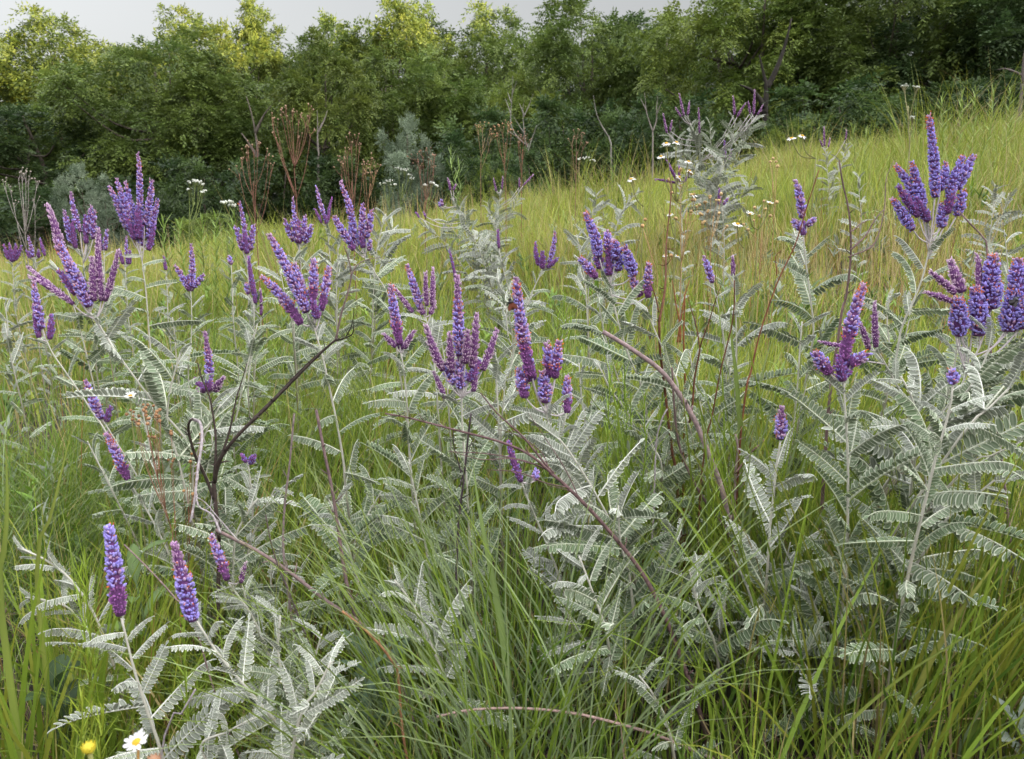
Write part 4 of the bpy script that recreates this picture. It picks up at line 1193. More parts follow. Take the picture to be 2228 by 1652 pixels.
# leafy shoots without flowers
for lab, Y, st, lf, tn, de in [
    ('broad leaved woolly clump left of the black burnt branches', 1.02, [[(395, 760), (370, 850), (365, 930), (390, 1010)], [(480, 880), (440, 960), (420, 1040)]], .095, 'm', .8),
    ('leafy fern like shoot rising between burnt branches and many armed plant', 1.4, [[(560, 705), (540, 790), (520, 880), (508, 960)]], .07, 'm', 1.1),
    ('grey green shoots spreading at the foot of the burnt branches', .95, [[(560, 1085), (530, 1130), (510, 1190)], [(600, 1060), (565, 1130), (540, 1200)]], .07, 'm', .9),
    ('low leaves under the many armed plant', .92, [[(712, 1080), (735, 1130), (760, 1200)], [(830, 1070), (800, 1120), (770, 1200)]], .068, 'g', 1.0),
    ('woolly curled shoot with a pinkish tip low left of centre', .80, [[(858, 1262), (900, 1320), (945, 1420), (985, 1520)], [(945, 1330), (950, 1380), (965, 1450)]], .052, 'w', 1.1),
    ('leafy shoot just left of the central white stem', .95, [[(890, 1000), (900, 1060), (915, 1130), (930, 1210)]], .062, 'm', 1.0),
    ('broad green leaflets massed under the sloping woolly stem of the beetle plant', .85, [[(1345, 1100), (1350, 1180), (1370, 1260)], [(1470, 1180), (1440, 1260), (1420, 1340)]], .075, 'g', .8),
    ('dark leafy shoot right of the sloping dead branch low down', .80, [[(1500, 1240), (1520, 1320), (1555, 1400)], [(1580, 1290), (1570, 1360), (1560, 1430)]], .06, 'g', .9),
    ('leafy shoot under the sloping dead branch in the lower middle', .78, [[(1260, 1210), (1290, 1290), (1320, 1380)], [(1230, 1330), (1270, 1390), (1310, 1440)]], .055, 'm', 1.0),
    ('leafy tangle behind the small lilac spire at lower left', .92, [[(640, 1250), (625, 1330), (610, 1400)], [(590, 1210), (590, 1290), (600, 1370)]], .055, 'm', 1.0),
    ('leafy shoot right of the second near spire at the lower left', .72, [[(610, 1340), (605, 1420), (620, 1500)], [(700, 1380), (680, 1450), (660, 1530)]], .046, 'm', .9),
    ('grey shoot lying along the bottom edge on the left', .62, [[(720, 1440), (690, 1500), (650, 1570)], [(560, 1560), (500, 1590), (440, 1640)]], .046, 'w', .9),
    ('grey leaves spilling past the right edge below the fat violet spires', .80, [[(2200, 840), (2150, 890), (2090, 950)], [(2225, 960), (2160, 990), (2090, 1030)]], .075, 'm', .6),
    ('silver green leaves left of the right edge cluster', .85, [[(1960, 820), (1985, 870), (1995, 950)]], .07, 'w', 1.0),
    ('leafy shoot behind the orange flecked spire, far right grass', 1.3, [[(1935, 645), (1930, 700), (1935, 790)], [(1985, 660), (1970, 730), (1945, 800)]], .08, 'm', .9),
    ('grey mound under the slim violet and faded pink spires', 1.15, [[(1500, 760), (1510, 830), (1530, 920)], [(1590, 800), (1580, 860), (1560, 930)], [(1440, 800), (1470, 860), (1500, 930)]], .07, 'm', 1.0),
    ('grey green mound under the thick violet bouquet', 1.05, [[(1300, 790), (1330, 850), (1380, 930)], [(1480, 890), (1470, 950), (1450, 1010)], [(1400, 920), (1420, 970), (1440, 1020)]], .07, 'm', .9),
    ('leafy shoot with broad leaves under the slender two tufted spire', 1.15, [[(1745, 700), (1740, 760), (1735, 840)], [(1800, 720), (1780, 780), (1750, 850)]], .075, 'm', .9),
    ('leaves low at the foot of the long pale stem on the right', .82, [[(1760, 1290), (1790, 1360), (1815, 1440)], [(1900, 1300), (1870, 1370), (1830, 1450)], [(1720, 1400), (1760, 1460), (1790, 1520)]], .07, 'g', .9),
    ('low leaflets under the short lilac spire on its bare stalk', .85, [[(1600, 1220), (1630, 1290), (1650, 1370)], [(1720, 1180), (1700, 1260), (1680, 1350)]], .068, 'g', .9),
    ('leafy shoot behind the central bouquet, right side', 1.1, [[(1078, 760), (1080, 830), (1085, 920)], [(1100, 820), (1095, 880), (1090, 950)]], .08, 'w', 1.0),
    ('leafy shoots between the beetle plant and the bright feathery weeds', 1.1, [[(1260, 790), (1265, 860), (1275, 940)], [(1290, 850), (1285, 910), (1280, 970)]], .072, 'm', .9),
    ('silvery leaves right behind the high bunch of violet spires', 1.9, [[(840, 465), (825, 520), (815, 590)], [(855, 490), (840, 540), (825, 600)]], .08, 'w', 1.0),
    ('pale shoot leaning right of the tiny magenta spire', 1.8, [[(1160, 640), (1135, 690), (1120, 760)], [(1080, 600), (1100, 660), (1115, 740)]], .075, 'w', .9),
    ('silver leaves left of the thick violet bouquet', 1.7, [[(1255, 510), (1265, 570), (1275, 640)], [(1300, 480), (1290, 550), (1280, 630)]], .07, 'w', .9),
    ('small silver plant alone on the slope right of the two tufted spire', 2.8, [[(1868, 385), (1870, 430), (1874, 480)]], .06, 'w', .9),
    ('silver sprig on the far slope right of the tall right plant', 2.4, [[(2165, 400), (2160, 460), (2150, 530)], [(2195, 420), (2180, 470), (2155, 540)]], .08, 'w', .8),
    ('pale sprig in tan grass near the right edge', 1.9, [[(2185, 500), (2190, 550), (2195, 620)], [(2150, 540), (2165, 590), (2190, 640)]], .07, 'w', .8),
    ('silver sprig left of the daisies on the crest', 3.0, [[(1300, 420), (1290, 460), (1280, 520)]], .085, 'w', .9),
    ('silver sprig just left of the daisy heads', 2.9, [[(1385, 420), (1360, 450), (1340, 500)]], .085, 'w', .9),
    ('low grey shoot left of the beetle plant among grass', 1.3, [[(960, 740), (970, 800), (975, 870)], [(1100, 660), (1105, 730), (1110, 800)]], .075, 'm', .8),
    ('grey green shoot at the left, under the small bushy purple spire', 1.2, [[(190, 960), (215, 1010), (240, 1060)]], .06, 'm', .9),
    ('small grey leaved shoot at the far left edge in the grass', 1.8, [[(10, 660), (16, 700), (20, 760)]], .06, 'w', .8),
    ('grey leaves under the pale violet cluster on the left', 1.7, [[(130, 590), (150, 640), (170, 700)], [(240, 640), (225, 690), (205, 740)]], .075, 'm', .9),
    ('pale leaves in the left grass beside the three armed spire', 1.75, [[(375, 690), (380, 730), (385, 790)]], .07, 'w', .9),
    ('grey green leaves under the broad purple tuft', 1.7, [[(640, 560), (640, 610), (638, 670)], [(690, 570), (675, 620), (650, 690)], [(610, 590), (620, 640), (635, 700)]], .08, 'm', .9),
    ('pale leaves under the thin three pronged spire', 1.9, [[(735, 520), (735, 570), (732, 640)], [(760, 560), (750, 610), (735, 660)]], .08, 'w', .9),
    ('grey low leaves at the bottom, right of centre', .72, [[(1390, 1470), (1420, 1510), (1450, 1570)]], .05, 'm', .8),
    ('leafy shoot low on the far right, behind long grass blades', .80, [[(2170, 1040), (2120, 1080), (2060, 1130)]], .06, 'g', .7),
]:
    lead(lab, Y, st, (), lf * (1.38 if Y < 1 else 1.05), tn, de, leafto=.72 if Y < 1 else .8)
# ------------------------------------------------------------------ dead branches
def twig(label, Y, lines, col=(.10, .075, .07), name='dead_branch', cat='dead branch', group=None, ground=True, knots=True):
    """lines: (points from thick end to tip, thick px, thin px[, Y offset at tip])"""
    m_ = MB()
    l0 = lines[0][0]
    p0 = at(*l0[0], Y)
    g = ground_at(p0[0], p0[1])
    for i, L in enumerate(lines):
        pts, a, b = L[:3]
        dy = L[3] if len(L) > 3 else .03 * ((i * 7) % 5 - 2) * .5
        P = [at(x, y, Y + dy * (j / max(1, len(pts) - 1))) for j, (x, y) in enumerate(pts)]
        if i == 0 and ground:
            d = P[0] - P[1]
            h = P[0][2] - g[2]
            q = P[0] + np.array([np.clip(d[0] / max(.03, abs(d[2])), -1, 1) * h * .4, .0, 0])
            q[2] = float(terrain(q[0], q[1])) - .02
            P = [q] + P
        P = smooth_path(P, 6 * len(P), seed=i + 3, wob=.013)
        rr = np.linspace(a, b, len(P)) / FPX * Y * .5 * (.85 if tuple(col) == BLK else 1.1)
        if knots:
            rr = rr * (1 + .22 * np.maximum(0, np.sin(np.arange(len(P)) * 2.1 + i)) ** 6)
        c = np.array(col if len(L) < 5 else L[4])
        f = (.85 + .3 * np.random.default_rng(i).random(len(P)))[:, None]
        tube(m_, P, rr, c * f, 7)
        if knots and a >= 5 and len(pts) > 3:
            rg = np.random.default_rng(i * 5 + len(P))
            for k in range(4 + len(P) // 6):
                j = rg.integers(2, len(P) - 2)
                T_ = norm(P[j + 1] - P[j - 1])
                dd = norm(np.cross(T_, rg.normal(0, 1, 3)) + .7 * T_)
                ln = rg.uniform(.004, .016)
                tube(m_, [P[j], P[j] + dd * ln * .6, P[j] + dd * ln + rg.normal(0, .0015, 3)], [rr[j] * .5, rr[j] * .4, rr[j] * .15], c[0] if c.ndim == 2 else c, 5)
    return solo(name, m_.mesh(name, M_TWIG, g), label, cat, g, group)


BLK = (.050, .036, .031)
GRYT = (.30, .26, .27)
MAUV = (.20, .14, .135)
BRN = (.12, .075, .06)
twig('black burnt branches forking up through the left meadow, one looped with grey bark', .93,
     [([(472, 1215), (470, 1171), (466, 1110), (465, 1050)], 13, 11, 0),
      ([(465, 1055), (468, 985), (467, 925), (458, 865), (440, 825), (430, 790)], 8, 3, .04),
      ([(467, 1045), (483, 980), (504, 919), (522, 850), (537, 791)], 8, 2.5, .05),
      ([(467, 1050), (480, 1000), (520, 942), (575, 890), (650, 820), (712, 757), (733, 738)], 11, 5, -.04),
      ([(470, 1030), (490, 985), (530, 935), (600, 860), (660, 800), (726, 742)], 7, 3.5, -.02),
      ([(728, 742), (750, 735), (766, 727), (770, 700)], 5, 1.5, -.05),
      ([(752, 734), (768, 700), (770, 670)], 3, 1.2, -.05),
      ([(730, 740), (740, 690), (757, 640), (765, 600), (757, 560), (748, 535)], 6, 2.5, -.03, MAUV),
      ([(763, 603), (775, 580), (800, 565), (830, 560)], 3.5, 1.2, 0, MAUV),
      ([(464, 1085), (445, 1030), (424, 986), (410, 945), (410, 922), (419, 912)], 9, 6, -.05),
      ([(418, 912), (433, 922), (437, 960), (434, 1010), (427, 1075), (414, 1137)], 8, 5, -.10, GRYT)], BLK)
twig('long dead branch sloping from the burnt branches down to the lower middle', .80,
     [([(872, 1470), (847, 1412), (790, 1355), (712, 1306), (588, 1218), (470, 1153)], 10, 8, .1),
      ([(480, 1160), (460, 1120), (432, 1100), (428, 1072)], 5, 2, .05, GRYT),
      ([(520, 1178), (480, 1135), (450, 1095), (425, 1080)], 3.5, 1.5, .02, GRYT)], MAUV)
twig('upright brown twig with a blunt top left of centre', .86, [([(780, 1345), (760, 1270), (737, 1170), (715, 1060), (700, 980), (688, 892)], 10, 6, .03)], (.15, .10, .10))
twig('thin grey twig standing left of the blunt topped one', .88, [([(640, 1330), (628, 1260), (614, 1180), (613, 1090), (625, 1000), (640, 900)], 7, 4, .03)], (.19, .145, .14))
twig('dark thin twig leaning left beneath the burnt branches', .80, [([(720, 1500), (680, 1410), (620, 1280), (590, 1200), (578, 1120)], 6, 3, .03)], (.08, .06, .055))
twig('grey twig slanting beside the leaning violet and lilac spire', .70, [([(420, 1370), (380, 1310), (330, 1250), (270, 1185)], 5, 3, .03)], MAUV)
twig('lilac grey twig end lying under the nearest woolly plant', .63, [([(350, 1600), (385, 1560), (425, 1500)], 6, 4, .0)], GRYT)
twig('long reddish dead branch with many fine twigs crossing the middle down to the bottom right', .79,
     [([(1535, 1610), (1515, 1540), (1490, 1455), (1455, 1350), (1400, 1245), (1310, 1140), (1230, 1058), (1196, 1028)], 12, 7, .0),
      ([(1200, 1030), (1150, 992), (1080, 960), (1000, 935), (900, 912), (838, 900)], 6, 3, -.02),
      ([(1205, 1030), (1165, 985), (1130, 945), (1090, 905), (1045, 855)], 5, 2.5, .02),
      ([(1190, 1022), (1140, 1000), (1060, 990), (975, 982)], 3.5, 1.5, .0),
      ([(1170, 1012), (1110, 1000), (1050, 998), (990, 985)], 2.5, 1.2, -.03),
      ([(1240, 1062), (1190, 1050), (1130, 1030), (1060, 1022)], 3, 1.3, -.02),
      ([(1290, 1110), (1240, 1070), (1190, 1055)], 2.5, 1.2, .03),
      ([(1196, 1026), (1180, 990), (1150, 960), (1110, 940), (1080, 935)], 2.5, 1, .03),
      ([(1260, 1085), (1230, 1020), (1190, 960), (1150, 900)], 2.5, 1.0, .04)], (.125, .075, .075))
twig('thin black dead stem in front of the central white stem', .88, [([(1002, 1340), (998, 1240), (996, 1120), (1005, 1030), (1014, 960), (1025, 900)], 7, 4, .0),
     ([(1003, 1030), (990, 980), (985, 930)], 3, 1.5), ([(1000, 1060), (1015, 1000), (1030, 950)], 3, 1.5)], (.06, .045, .05))
twig('long mauve bent stem leaning down right of the bright feathery weeds', .97,
     [([(1600, 1200), (1592, 1150), (1575, 1060), (1540, 970), (1500, 890), (1440, 810), (1380, 765), (1312, 722)], 13, 9, .0)], (.25, .18, .18))
twig('forked dead stem curving up beneath the long mauve one', .99,
     [([(1605, 1400), (1600, 1280), (1590, 1170), (1560, 1120), (1520, 1060), (1480, 980), (1465, 900), (1462, 800)], 8, 4, .0),
      ([(1590, 1150), (1600, 1060), (1605, 980), (1600, 945)], 6, 4, .02, MAUV), ([(1600, 1030), (1630, 990), (1664, 957)], 5, 3, .03, BRN)], (.14, .095, .09))
twig('curved grey dry stem among grass right of the beetle plant', .95, [([(1424, 1130), (1422, 1060), (1425, 960), (1440, 910), (1452, 890)], 5, 3, .0)], GRYT)
twig('pinkish dry stem arching low over the grass at the bottom', .74, [([(1560, 1665), (1500, 1632), (1400, 1590), (1260, 1552), (1130, 1540), (1020, 1545), (950, 1560)], 8, 5, -.03)], (.33, .225, .20))
twig('orange brown broken stem at the bottom left of the arching one', .72, [([(870, 1500), (850, 1440), (800, 1380), (745, 1330)], 7, 5, -.02)], (.30, .15, .08))
twig('dark bent dead stem at lower right of centre', .80, [([(1545, 1650), (1525, 1560), (1500, 1500)], 7, 5, -.0)], (.09, .06, .06))
twig('pale broken straw standing in the lower right grass', .85, [([(2215, 1560), (2200, 1490), (2180, 1400)], 5, 4, 0)], (.45, .36, .28))
RB = (.105, .045, .025)
RG = 'red brown wiry stems right of centre'
twig('dark wiry stem with a fork, reaching up to the splayed violet spires', 1.05,
     [([(1478, 1060), (1465, 980), (1448, 880), (1434, 770), (1434, 700)], 7, 5, .0), ([(1434, 702), (1446, 600), (1456, 500), (1460, 395)], 5, 2.5, .2), ([(1434, 680), (1424, 640), (1412, 600)], 3, 1.5, .02)], RB, 'wiry_stem', 'stem', RG)
twig('rust red wiry stem between the thick violet bouquet and the slim violet spire', 1.12,
     [([(1492, 960), (1490, 850), (1484, 740), (1490, 640)], 6, 3, .0), ([(1480, 745), (1478, 700), (1470, 650), (1462, 610)], 4, 1.5, .02), ([(1474, 745), (1482, 690), (1492, 640), (1500, 610)], 4, 1.5, .03)], (.20, .075, .03), 'wiry_stem', 'stem', RG)
twig('dark wiry stem with a long left twig, crossing the white leafy slim spires', .98,
     [([(1535, 1010), (1550, 900), (1565, 800), (1592, 690), (1598, 610)], 5, 2.5, .0), ([(1500, 920), (1512, 830), (1523, 755)], 5, 3, .0), ([(1523, 757), (1512, 700), (1495, 640)], 3, 1.2), ([(1523, 757), (1545, 690), (1570, 620)], 3, 1.2)], RB, 'wiry_stem', 'stem', RG)
twig('tall leaning red brown wiry stem reaching to the slender two tufted spire', 1.02,
     [([(1624, 900), (1640, 800), (1658, 705), (1690, 603), (1725, 530), (1752, 450), (1782, 370)], 6, 2, .03), ([(1690, 600), (1688, 560), (1700, 545)], 2.5, 1.2)], (.15, .055, .03), 'wiry_stem', 'stem', RG)
twig('tall dead grey brown twig standing right of the slender two tufted spire', 1.02,
     [([(1826, 740), (1840, 640), (1848, 548), (1844, 460), (1832, 400), (1826, 350)], 9, 3, .0), ([(1850, 545), (1885, 510), (1910, 470), (1925, 455)], 4, 1.5, .03), ([(1850, 505), (1870, 490), (1890, 478)], 3, 1.2, .03),
      ([(1846, 560), (1900, 530), (1922, 460), (1930, 390), (1945, 350)], 3, 1.2, .06)], (.14, .09, .085), 'wiry_stem', 'stem', RG)
twig('bare slanting twig beside the tall right plant', 1.0, [([(2146, 552), (2125, 510), (2105, 480), (2088, 462)], 6, 3, .0)], (.21, .14, .14))


# ------------------------------------------------------------------ seed stalks, daisies, weeds
def blob(mb, c, r, col, sq=1.0, up=(0, 0, 1), n=6):
    up = norm(up)
    a = norm(np.cross(up, [.3, .8, .1]))
    b = np.cross(up, a)
    rows = [(-.95, .3), (-.5, .86), (.1, 1.0), (.6, .8), (.95, .3)]
    an = np.arange(n) * 2 * np.pi / n
    V = np.concatenate([np.asarray(c) + up * z * r * sq + (a * np.cos(an)[:, None] + b * np.sin(an)[:, None]) * w_ * r for z, w_ in rows])
    k = np.arange(n)
    k2 = (k + 1) % n
    q = np.concatenate([np.stack([i * n + k, i * n + k2, (i + 1) * n + k2, (i + 1) * n + k], -1) for i in range(4)])
    V = np.concatenate([V, [np.asarray(c) + up * r * sq * 1.02, np.asarray(c) - up * r * sq]])
    t = np.concatenate([np.stack([4 * n + k, 4 * n + k2, np.full(n, 5 * n)], -1), np.stack([k2, k, np.full(n, 5 * n + 1)], -1)])
    mb.add(V, q, t, col)


def stalk(label, Y, main, tips, col, headcol, head=.004, rays=4, ray=.03, wpx=6, group=None, name='seed_stalk', cat='seed stalk', headname='seed_cluster', flat=False, forkpos=None):
    P = [at(x, y, Y) for x, y in main]
    g = ground_at(P[0][0], Y)
    r = np.random.default_rng(int(main[0][0] * 7 + main[0][1]))
    T = thing(name, label, cat, g, group)
    sm = MB()
    path = smooth_path([g - np.array([0, 0, .03])] + P, 24)
    rad = wpx / FPX * Y * .40
    tube(sm, path, np.linspace(rad, rad * .55, 24), col, 6)
    for i, tp in enumerate(tips):
        tx, ty = tp[:2]
        e = at(tx, ty, Y + r.uniform(-.06, .06))
        k = tp[2] if len(tp) > 2 else r.uniform(.74, .98)
        s = path[min(23, int(k * 23))]
        m_ = (s + e) / 2 + np.array([(e[0] - s[0]) * .10, 0, -abs(e[0] - s[0]) * .12])
        b = smooth_path([s, m_, e], 8)
        tube(sm, b, np.linspace(rad * .5, rad * .3, 8), col, 5)
        hm = MB()
        d0 = norm(e - m_)
        for j in range(rays):
            if rays == 1:
                q_ = e
                blob(hm, q_, head * r.uniform(.85, 1.15), np.array(headcol) * r.uniform(.8, 1.15), 1.0 if not flat else .6, d0)
                continue
            d = norm(d0 + r.normal(0, .45, 3))
            q_ = e + d * ray * r.uniform(.35, 1.0)
            if flat:
                q_[2] = e[2] + ray * .8 + r.uniform(-.15, .15) * ray
            tube(hm, smooth_path([e - d0 * ray * r.uniform(0, .8), (e + q_) / 2 + np.array([0, 0, -.1 * ray]), q_], 4), rad * .25, col, 4, cap=False)
            blob(hm, q_, head * r.uniform(.7, 1.2), np.array(headcol) * r.uniform(.75, 1.2), .7 if flat else 1.0, d)
        part(headname, hm.mesh(headname, M_TWIG if not flat else M_PETAL, g), T)
    part('stem', sm.mesh('stem', M_TWIG, g), T)
    return T


RED = (.20, .10, .07)
SG2 = 'dry seed stalks along the crest'
SDC = (.34, .22, .15)
stalk('tallest red brown seed stalk, before the dark wood left of centre', 3.0, [(648, 490), (644, 420), (641, 385), (640, 345)],
      [(592, 268, .86), (606, 312, .80), (603, 282, .86), (615, 262, .98), (630, 262, .99), (636, 252, .99), (650, 262, .99), (668, 262, .97), (674, 254, .97), (676, 292, .82), (622, 248, .98), (652, 315, .96)], RED, SDC, .0034, 3, .045, 4.3, SG2)
stalk('shorter dense red brown seed stalk left of the tallest one', 3.0, [(556, 480), (552, 430), (551, 395)],
      [(526, 360), (536, 345), (540, 332), (552, 330), (560, 325), (578, 342), (520, 378, .7), (584, 352, .8), (590, 372, .7)], RED, SDC, .0034, 3, .045, 3.7, SG2)
stalk('bushy rust seed stalk right of the thin three pronged spire', 3.3, [(768, 480), (766, 430), (765, 395)],
      [(745, 350), (755, 340), (765, 318), (775, 310), (782, 325), (742, 380, .75), (790, 372, .75), (752, 365)], RED, SDC, .0034, 3, .05, 3.7, SG2)
stalk('pale tan seed stalk right of the bushy rust one', 3.5, [(802, 470), (803, 430), (806, 400)], [(795, 370), (806, 358), (818, 372), (812, 385), (790, 390, .7)], (.30, .17, .10), SDC, .0036, 4, .05, 2.5, SG2)
stalk('brown seed stalk before the middle silvery shrub', 4.0, [(925, 470), (926, 430), (927, 400)], [(910, 350), (920, 340), (932, 345), (945, 350), (938, 360), (912, 372, .7), (944, 375, .7)], (.22, .11, .08), (.32, .19, .13), .0038, 4, .06, 2.6, SG2)
stalk('tall thin tan seed stalk left of the bare grey sapling', 3.6, [(1101, 560), (1101, 450), (1098, 350), (1100, 310)], [(1085, 290), (1094, 285), (1105, 280), (1112, 292), (1082, 305, .9)], (.24, .13, .08), (.42, .24, .14), .0038, 4, .05, 2.3, SG2)
stalk('red brown stalk in front of the bare grey sapling', 4.2, [(1135, 400), (1136, 350), (1137, 325)], [(1130, 305), (1140, 300), (1146, 312), (1128, 320, .8)], (.22, .10, .07), SDC, .0036, 4, .05, 2.5, SG2)
stalk('small tan seed stalk on the crest left of the slanting sapling', 4.5, [(1253, 390), (1254, 350), (1256, 330)], [(1244, 312), (1254, 300), (1264, 306), (1268, 320, .8)], (.24, .14, .10), SDC, .0036, 4, .05, 2.5, SG2)
stalk('small tan seed stalk beside the low spreading silvery shrub', 4.4, [(1046, 370), (1050, 330), (1055, 300)], [(1040, 285), (1050, 278), (1066, 285), (1068, 300, .8)], (.26, .17, .10), (.42, .26, .14), .0038, 4, .05, 2.3, SG2)
stalk('bare grey seed stalk with spreading arms at the far left', 2.8, [(60, 560), (55, 500), (52, 455), (50, 430)], [(10, 408), (25, 425, .75), (40, 388), (48, 385), (62, 392), (80, 405, .8), (30, 448, .6), (76, 445, .6), (56, 390)], (.26, .23, .21), (.30, .26, .22), .003, 3, .04, 3.6, SG2)
TAN = (.38, .25, .12)
DG = 'dry daisy stalks with tan heads'
stalk('brown withered daisy stalks with orange heads in front of the big woolly leaves, left', .93, [(378, 1210), (375, 1160), (355, 1090), (335, 1000), (322, 940)],
      [(290, 902), (296, 915), (315, 897), (318, 910), (334, 890), (339, 905), (342, 915), (336, 960, .8), (350, 925), (302, 930), (373, 950, .5), (372, 1010, .5), (326, 925)], (.26, .13, .085), (.30, .165, .085), .0021, 3, .010, 4, DG, headname='dry_head')
stalk('second thin brown withered stalk beside the looped grey bark', .95, [(412, 1290), (412, 1200), (410, 1130), (408, 1060)], [(417, 988), (414, 1005), (440, 958, .9), (436, 945, .9), (400, 1068, .7), (420, 1075), (420, 1265, .3)], (.23, .11, .07), (.34, .19, .085), .0023, 1, .008, 3.5, DG, headname='dry_head')
stalk('many headed tan daisy stalk left of the little violet spire', 1.7, [(1480, 640), (1484, 560), (1490, 500), (1495, 460)],
      [(1455, 398), (1480, 378), (1496, 382), (1482, 410), (1460, 425), (1476, 440), (1510, 440), (1518, 452), (1500, 470), (1470, 480), (1525, 470), (1506, 428)], TAN, (.44, .30, .15), .0034, 2, .010, 3.5, DG, headname='dry_head')
stalk('tan daisy stalk with drooping heads right of the many headed one', 1.75, [(1545, 650), (1546, 560), (1550, 500), (1552, 470)],
      [(1535, 445), (1546, 436), (1558, 440), (1568, 428), (1540, 462), (1565, 470), (1575, 500), (1530, 492)], TAN, (.44, .30, .15), .0034, 2, .010, 3.5, DG, headname='dry_head')
stalk('tan stalk with dry heads left of the slender two tufted spire', 1.7, [(1650, 640), (1655, 560), (1658, 500)],
      [(1618, 488), (1628, 500), (1642, 452), (1662, 438), (1666, 455), (1652, 470), (1640, 480), (1690, 440, .8), (1676, 470)], TAN, (.44, .30, .15), .0034, 1, .010, 3.5, DG, headname='dry_head')
stalk('two headed straw stalk above the slope right of the silver bush', 2.2, [(1684, 480), (1683, 430), (1682, 395)], [(1676, 352), (1682, 345), (1688, 352), (1692, 362)], TAN, (.48, .33, .17), .0042, 1, .01, 3, DG, headname='dry_head')
stalk('tan stalk with two heads just right of the thick violet bouquet', 1.35, [(1430, 640), (1422, 580), (1410, 530), (1400, 500)], [(1404, 478), (1398, 492), (1460, 556, .6)], TAN, (.46, .28, .13), .0034, 1, .01, 3, DG, headname='dry_head')


def daisy(label, Y, root, heads, size=.0085, group='white daisies', scol=(.20, .20, .08), wpx=3):
    P0 = at(*root, Y)
    g = ground_at(P0[0], Y)
    T = thing('daisy', label, 'daisy', g, group)
    r = np.random.default_rng(int(root[0] + root[1] * 3))
    sm = MB()
    tube(sm, smooth_path([g - np.array([0, 0, .02]), P0], 8), wpx / FPX * Y * .5, scol, 5)
    for hd in heads:
        hx, hy, tilt = hd[:3]
        half = len(hd) > 3
        e = at(hx, hy, Y + r.uniform(-.02, .02))
        nrm = norm(np.array([math.sin(tilt), -.35, math.cos(tilt)]))
        m_ = (P0 + e) / 2 + np.array([(e[0] - P0[0]) * .12, 0, -abs(e[0] - P0[0]) * .2]) - nrm * size * .5
        tube(sm, smooth_path([P0, m_, e - nrm * size * .35], 8), wpx / FPX * Y * .42, scol, 5)
        a = norm(np.cross(nrm, [.2, 1, .1]))
        b = np.cross(nrm, a)
        pm = MB()
        n = 15
        for k in range(n):
            th = k * 2 * np.pi / n + r.normal(0, .08)
            d = a * math.cos(th) + b * math.sin(th)
            s = np.cross(nrm, d)
            L = size * r.uniform(.85, 1.1)
            lift = (.35 if half else .05) + r.normal(0, .12)
            V = []
            for u, w_ in ((.25, .07), (.6, .15), (.9, .13), (1.0, .05)):
                c_ = e + d * L * u + nrm * (lift * L * u - .25 * L * u * u * (0 if half else 1))
                V += [c_ - s * L * w_, c_ + s * L * w_]
            pm.add(V, [[0, 1, 3, 2], [2, 3, 5, 4], [4, 5, 7, 6]], None, np.array([.82, .81, .80]) * r.uniform(.94, 1.0))
        fh = part('flower_head', pm.mesh('flower_head', M_PETAL, g), T)
        dm = MB()
        blob(dm, e + nrm * size * .06, size * .40, (.62, .36, .03), .5, nrm, 8)
        part('disc', dm.mesh('disc', M_FLOWER, g), fh)
        cm = MB()
        blob(cm, e - nrm * size * .16, size * .36, (.30, .20, .06), .55, nrm, 8)
        part('flower_base', cm.mesh('flower_base', M_STEM, g), fh)
    part('stem', sm.mesh('stem', M_STEM, g), T)


daisy('bunch of white daisies among violet spires below the silver bush', 1.7, (1472, 440), [(1450, 312, -.2), (1472, 310, .2), (1438, 341, -.2), (1498, 352, .2), (1500, 372, .3), (1478, 386, .9), (1508, 424, .1)], .0095)
daisy('single white daisy on the left of the daisy bunch', 1.7, (1400, 450), [(1373, 390, -.3)], .010)
daisy('pair of white daisies on the crest right of the silver bush', 1.75, (1775, 345), [(1722, 301, -.3), (1746, 296, .2)], .010)
daisy('flat white daisy seen edge on in the grass', 1.6, (1618, 540), [(1605, 488, .1)], .011)
daisy('cup shaped white daisy on a slanting stalk', 1.65, (1650, 500), [(1675, 443, .1, 1), (1632, 466, .0, 1)], .008)
daisy('two tiny white daisies above the rust red wiry stem', 1.7, (1462, 610), [(1447, 556, -.2), (1474, 557, .2)], .006)
daisy('half hidden white daisy under the daisy bunch', 1.75, (1470, 520), [(1458, 466, -.1)], .008)
daisy('small white and yellow daisy between the big woolly leaves, left', 1.0, (285, 895), [(284, 862, .1, 1)], .0075)
daisy('large near white daisy at the bottom left corner', .36, (300, 1690), [(297, 1616, -.15, 1)], .0068, wpx=9, scol=(.25, .14, .04))


def bud(label, px, py, Y, rad, col):
    e = at(px, py, Y)
    g = ground_at(e[0] + .01, Y)
    T = thing('flower_bud', label, 'flower bud', g, 'unopened flower buds at the bottom left')
    sm = MB()
    tube(sm, smooth_path([g, (g + e) / 2 + np.array([.008, 0, 0]), e], 10), .0012, (.24, .24, .08), 6)
    part('stem', sm.mesh('stem', M_STEM, g), T)
    hm = MB()
    blob(hm, e, rad, col, .8, (.3, -.2, 1), 10)
    for k in range(11):
        a = k * 2 * np.pi / 11
        d = np.array([math.cos(a), math.sin(a), 0])
        s = np.array([-math.sin(a), math.cos(a), 0])
        hm.add([e + d * rad * .9 - s * rad * .2 + [0, 0, -.3 * rad], e + d * rad * .9 + s * rad * .2 + [0, 0, -.3 * rad], e + d * rad * 1.1 + s * rad * .15 + [0, 0, .6 * rad], e + d * rad * 1.1 - s * rad * .15 + [0, 0, .6 * rad]], [[0, 1, 2, 3]], None, np.array(col) * 1.1)
    part('bud_head', hm.mesh('bud_head', M_PETAL, g), T)


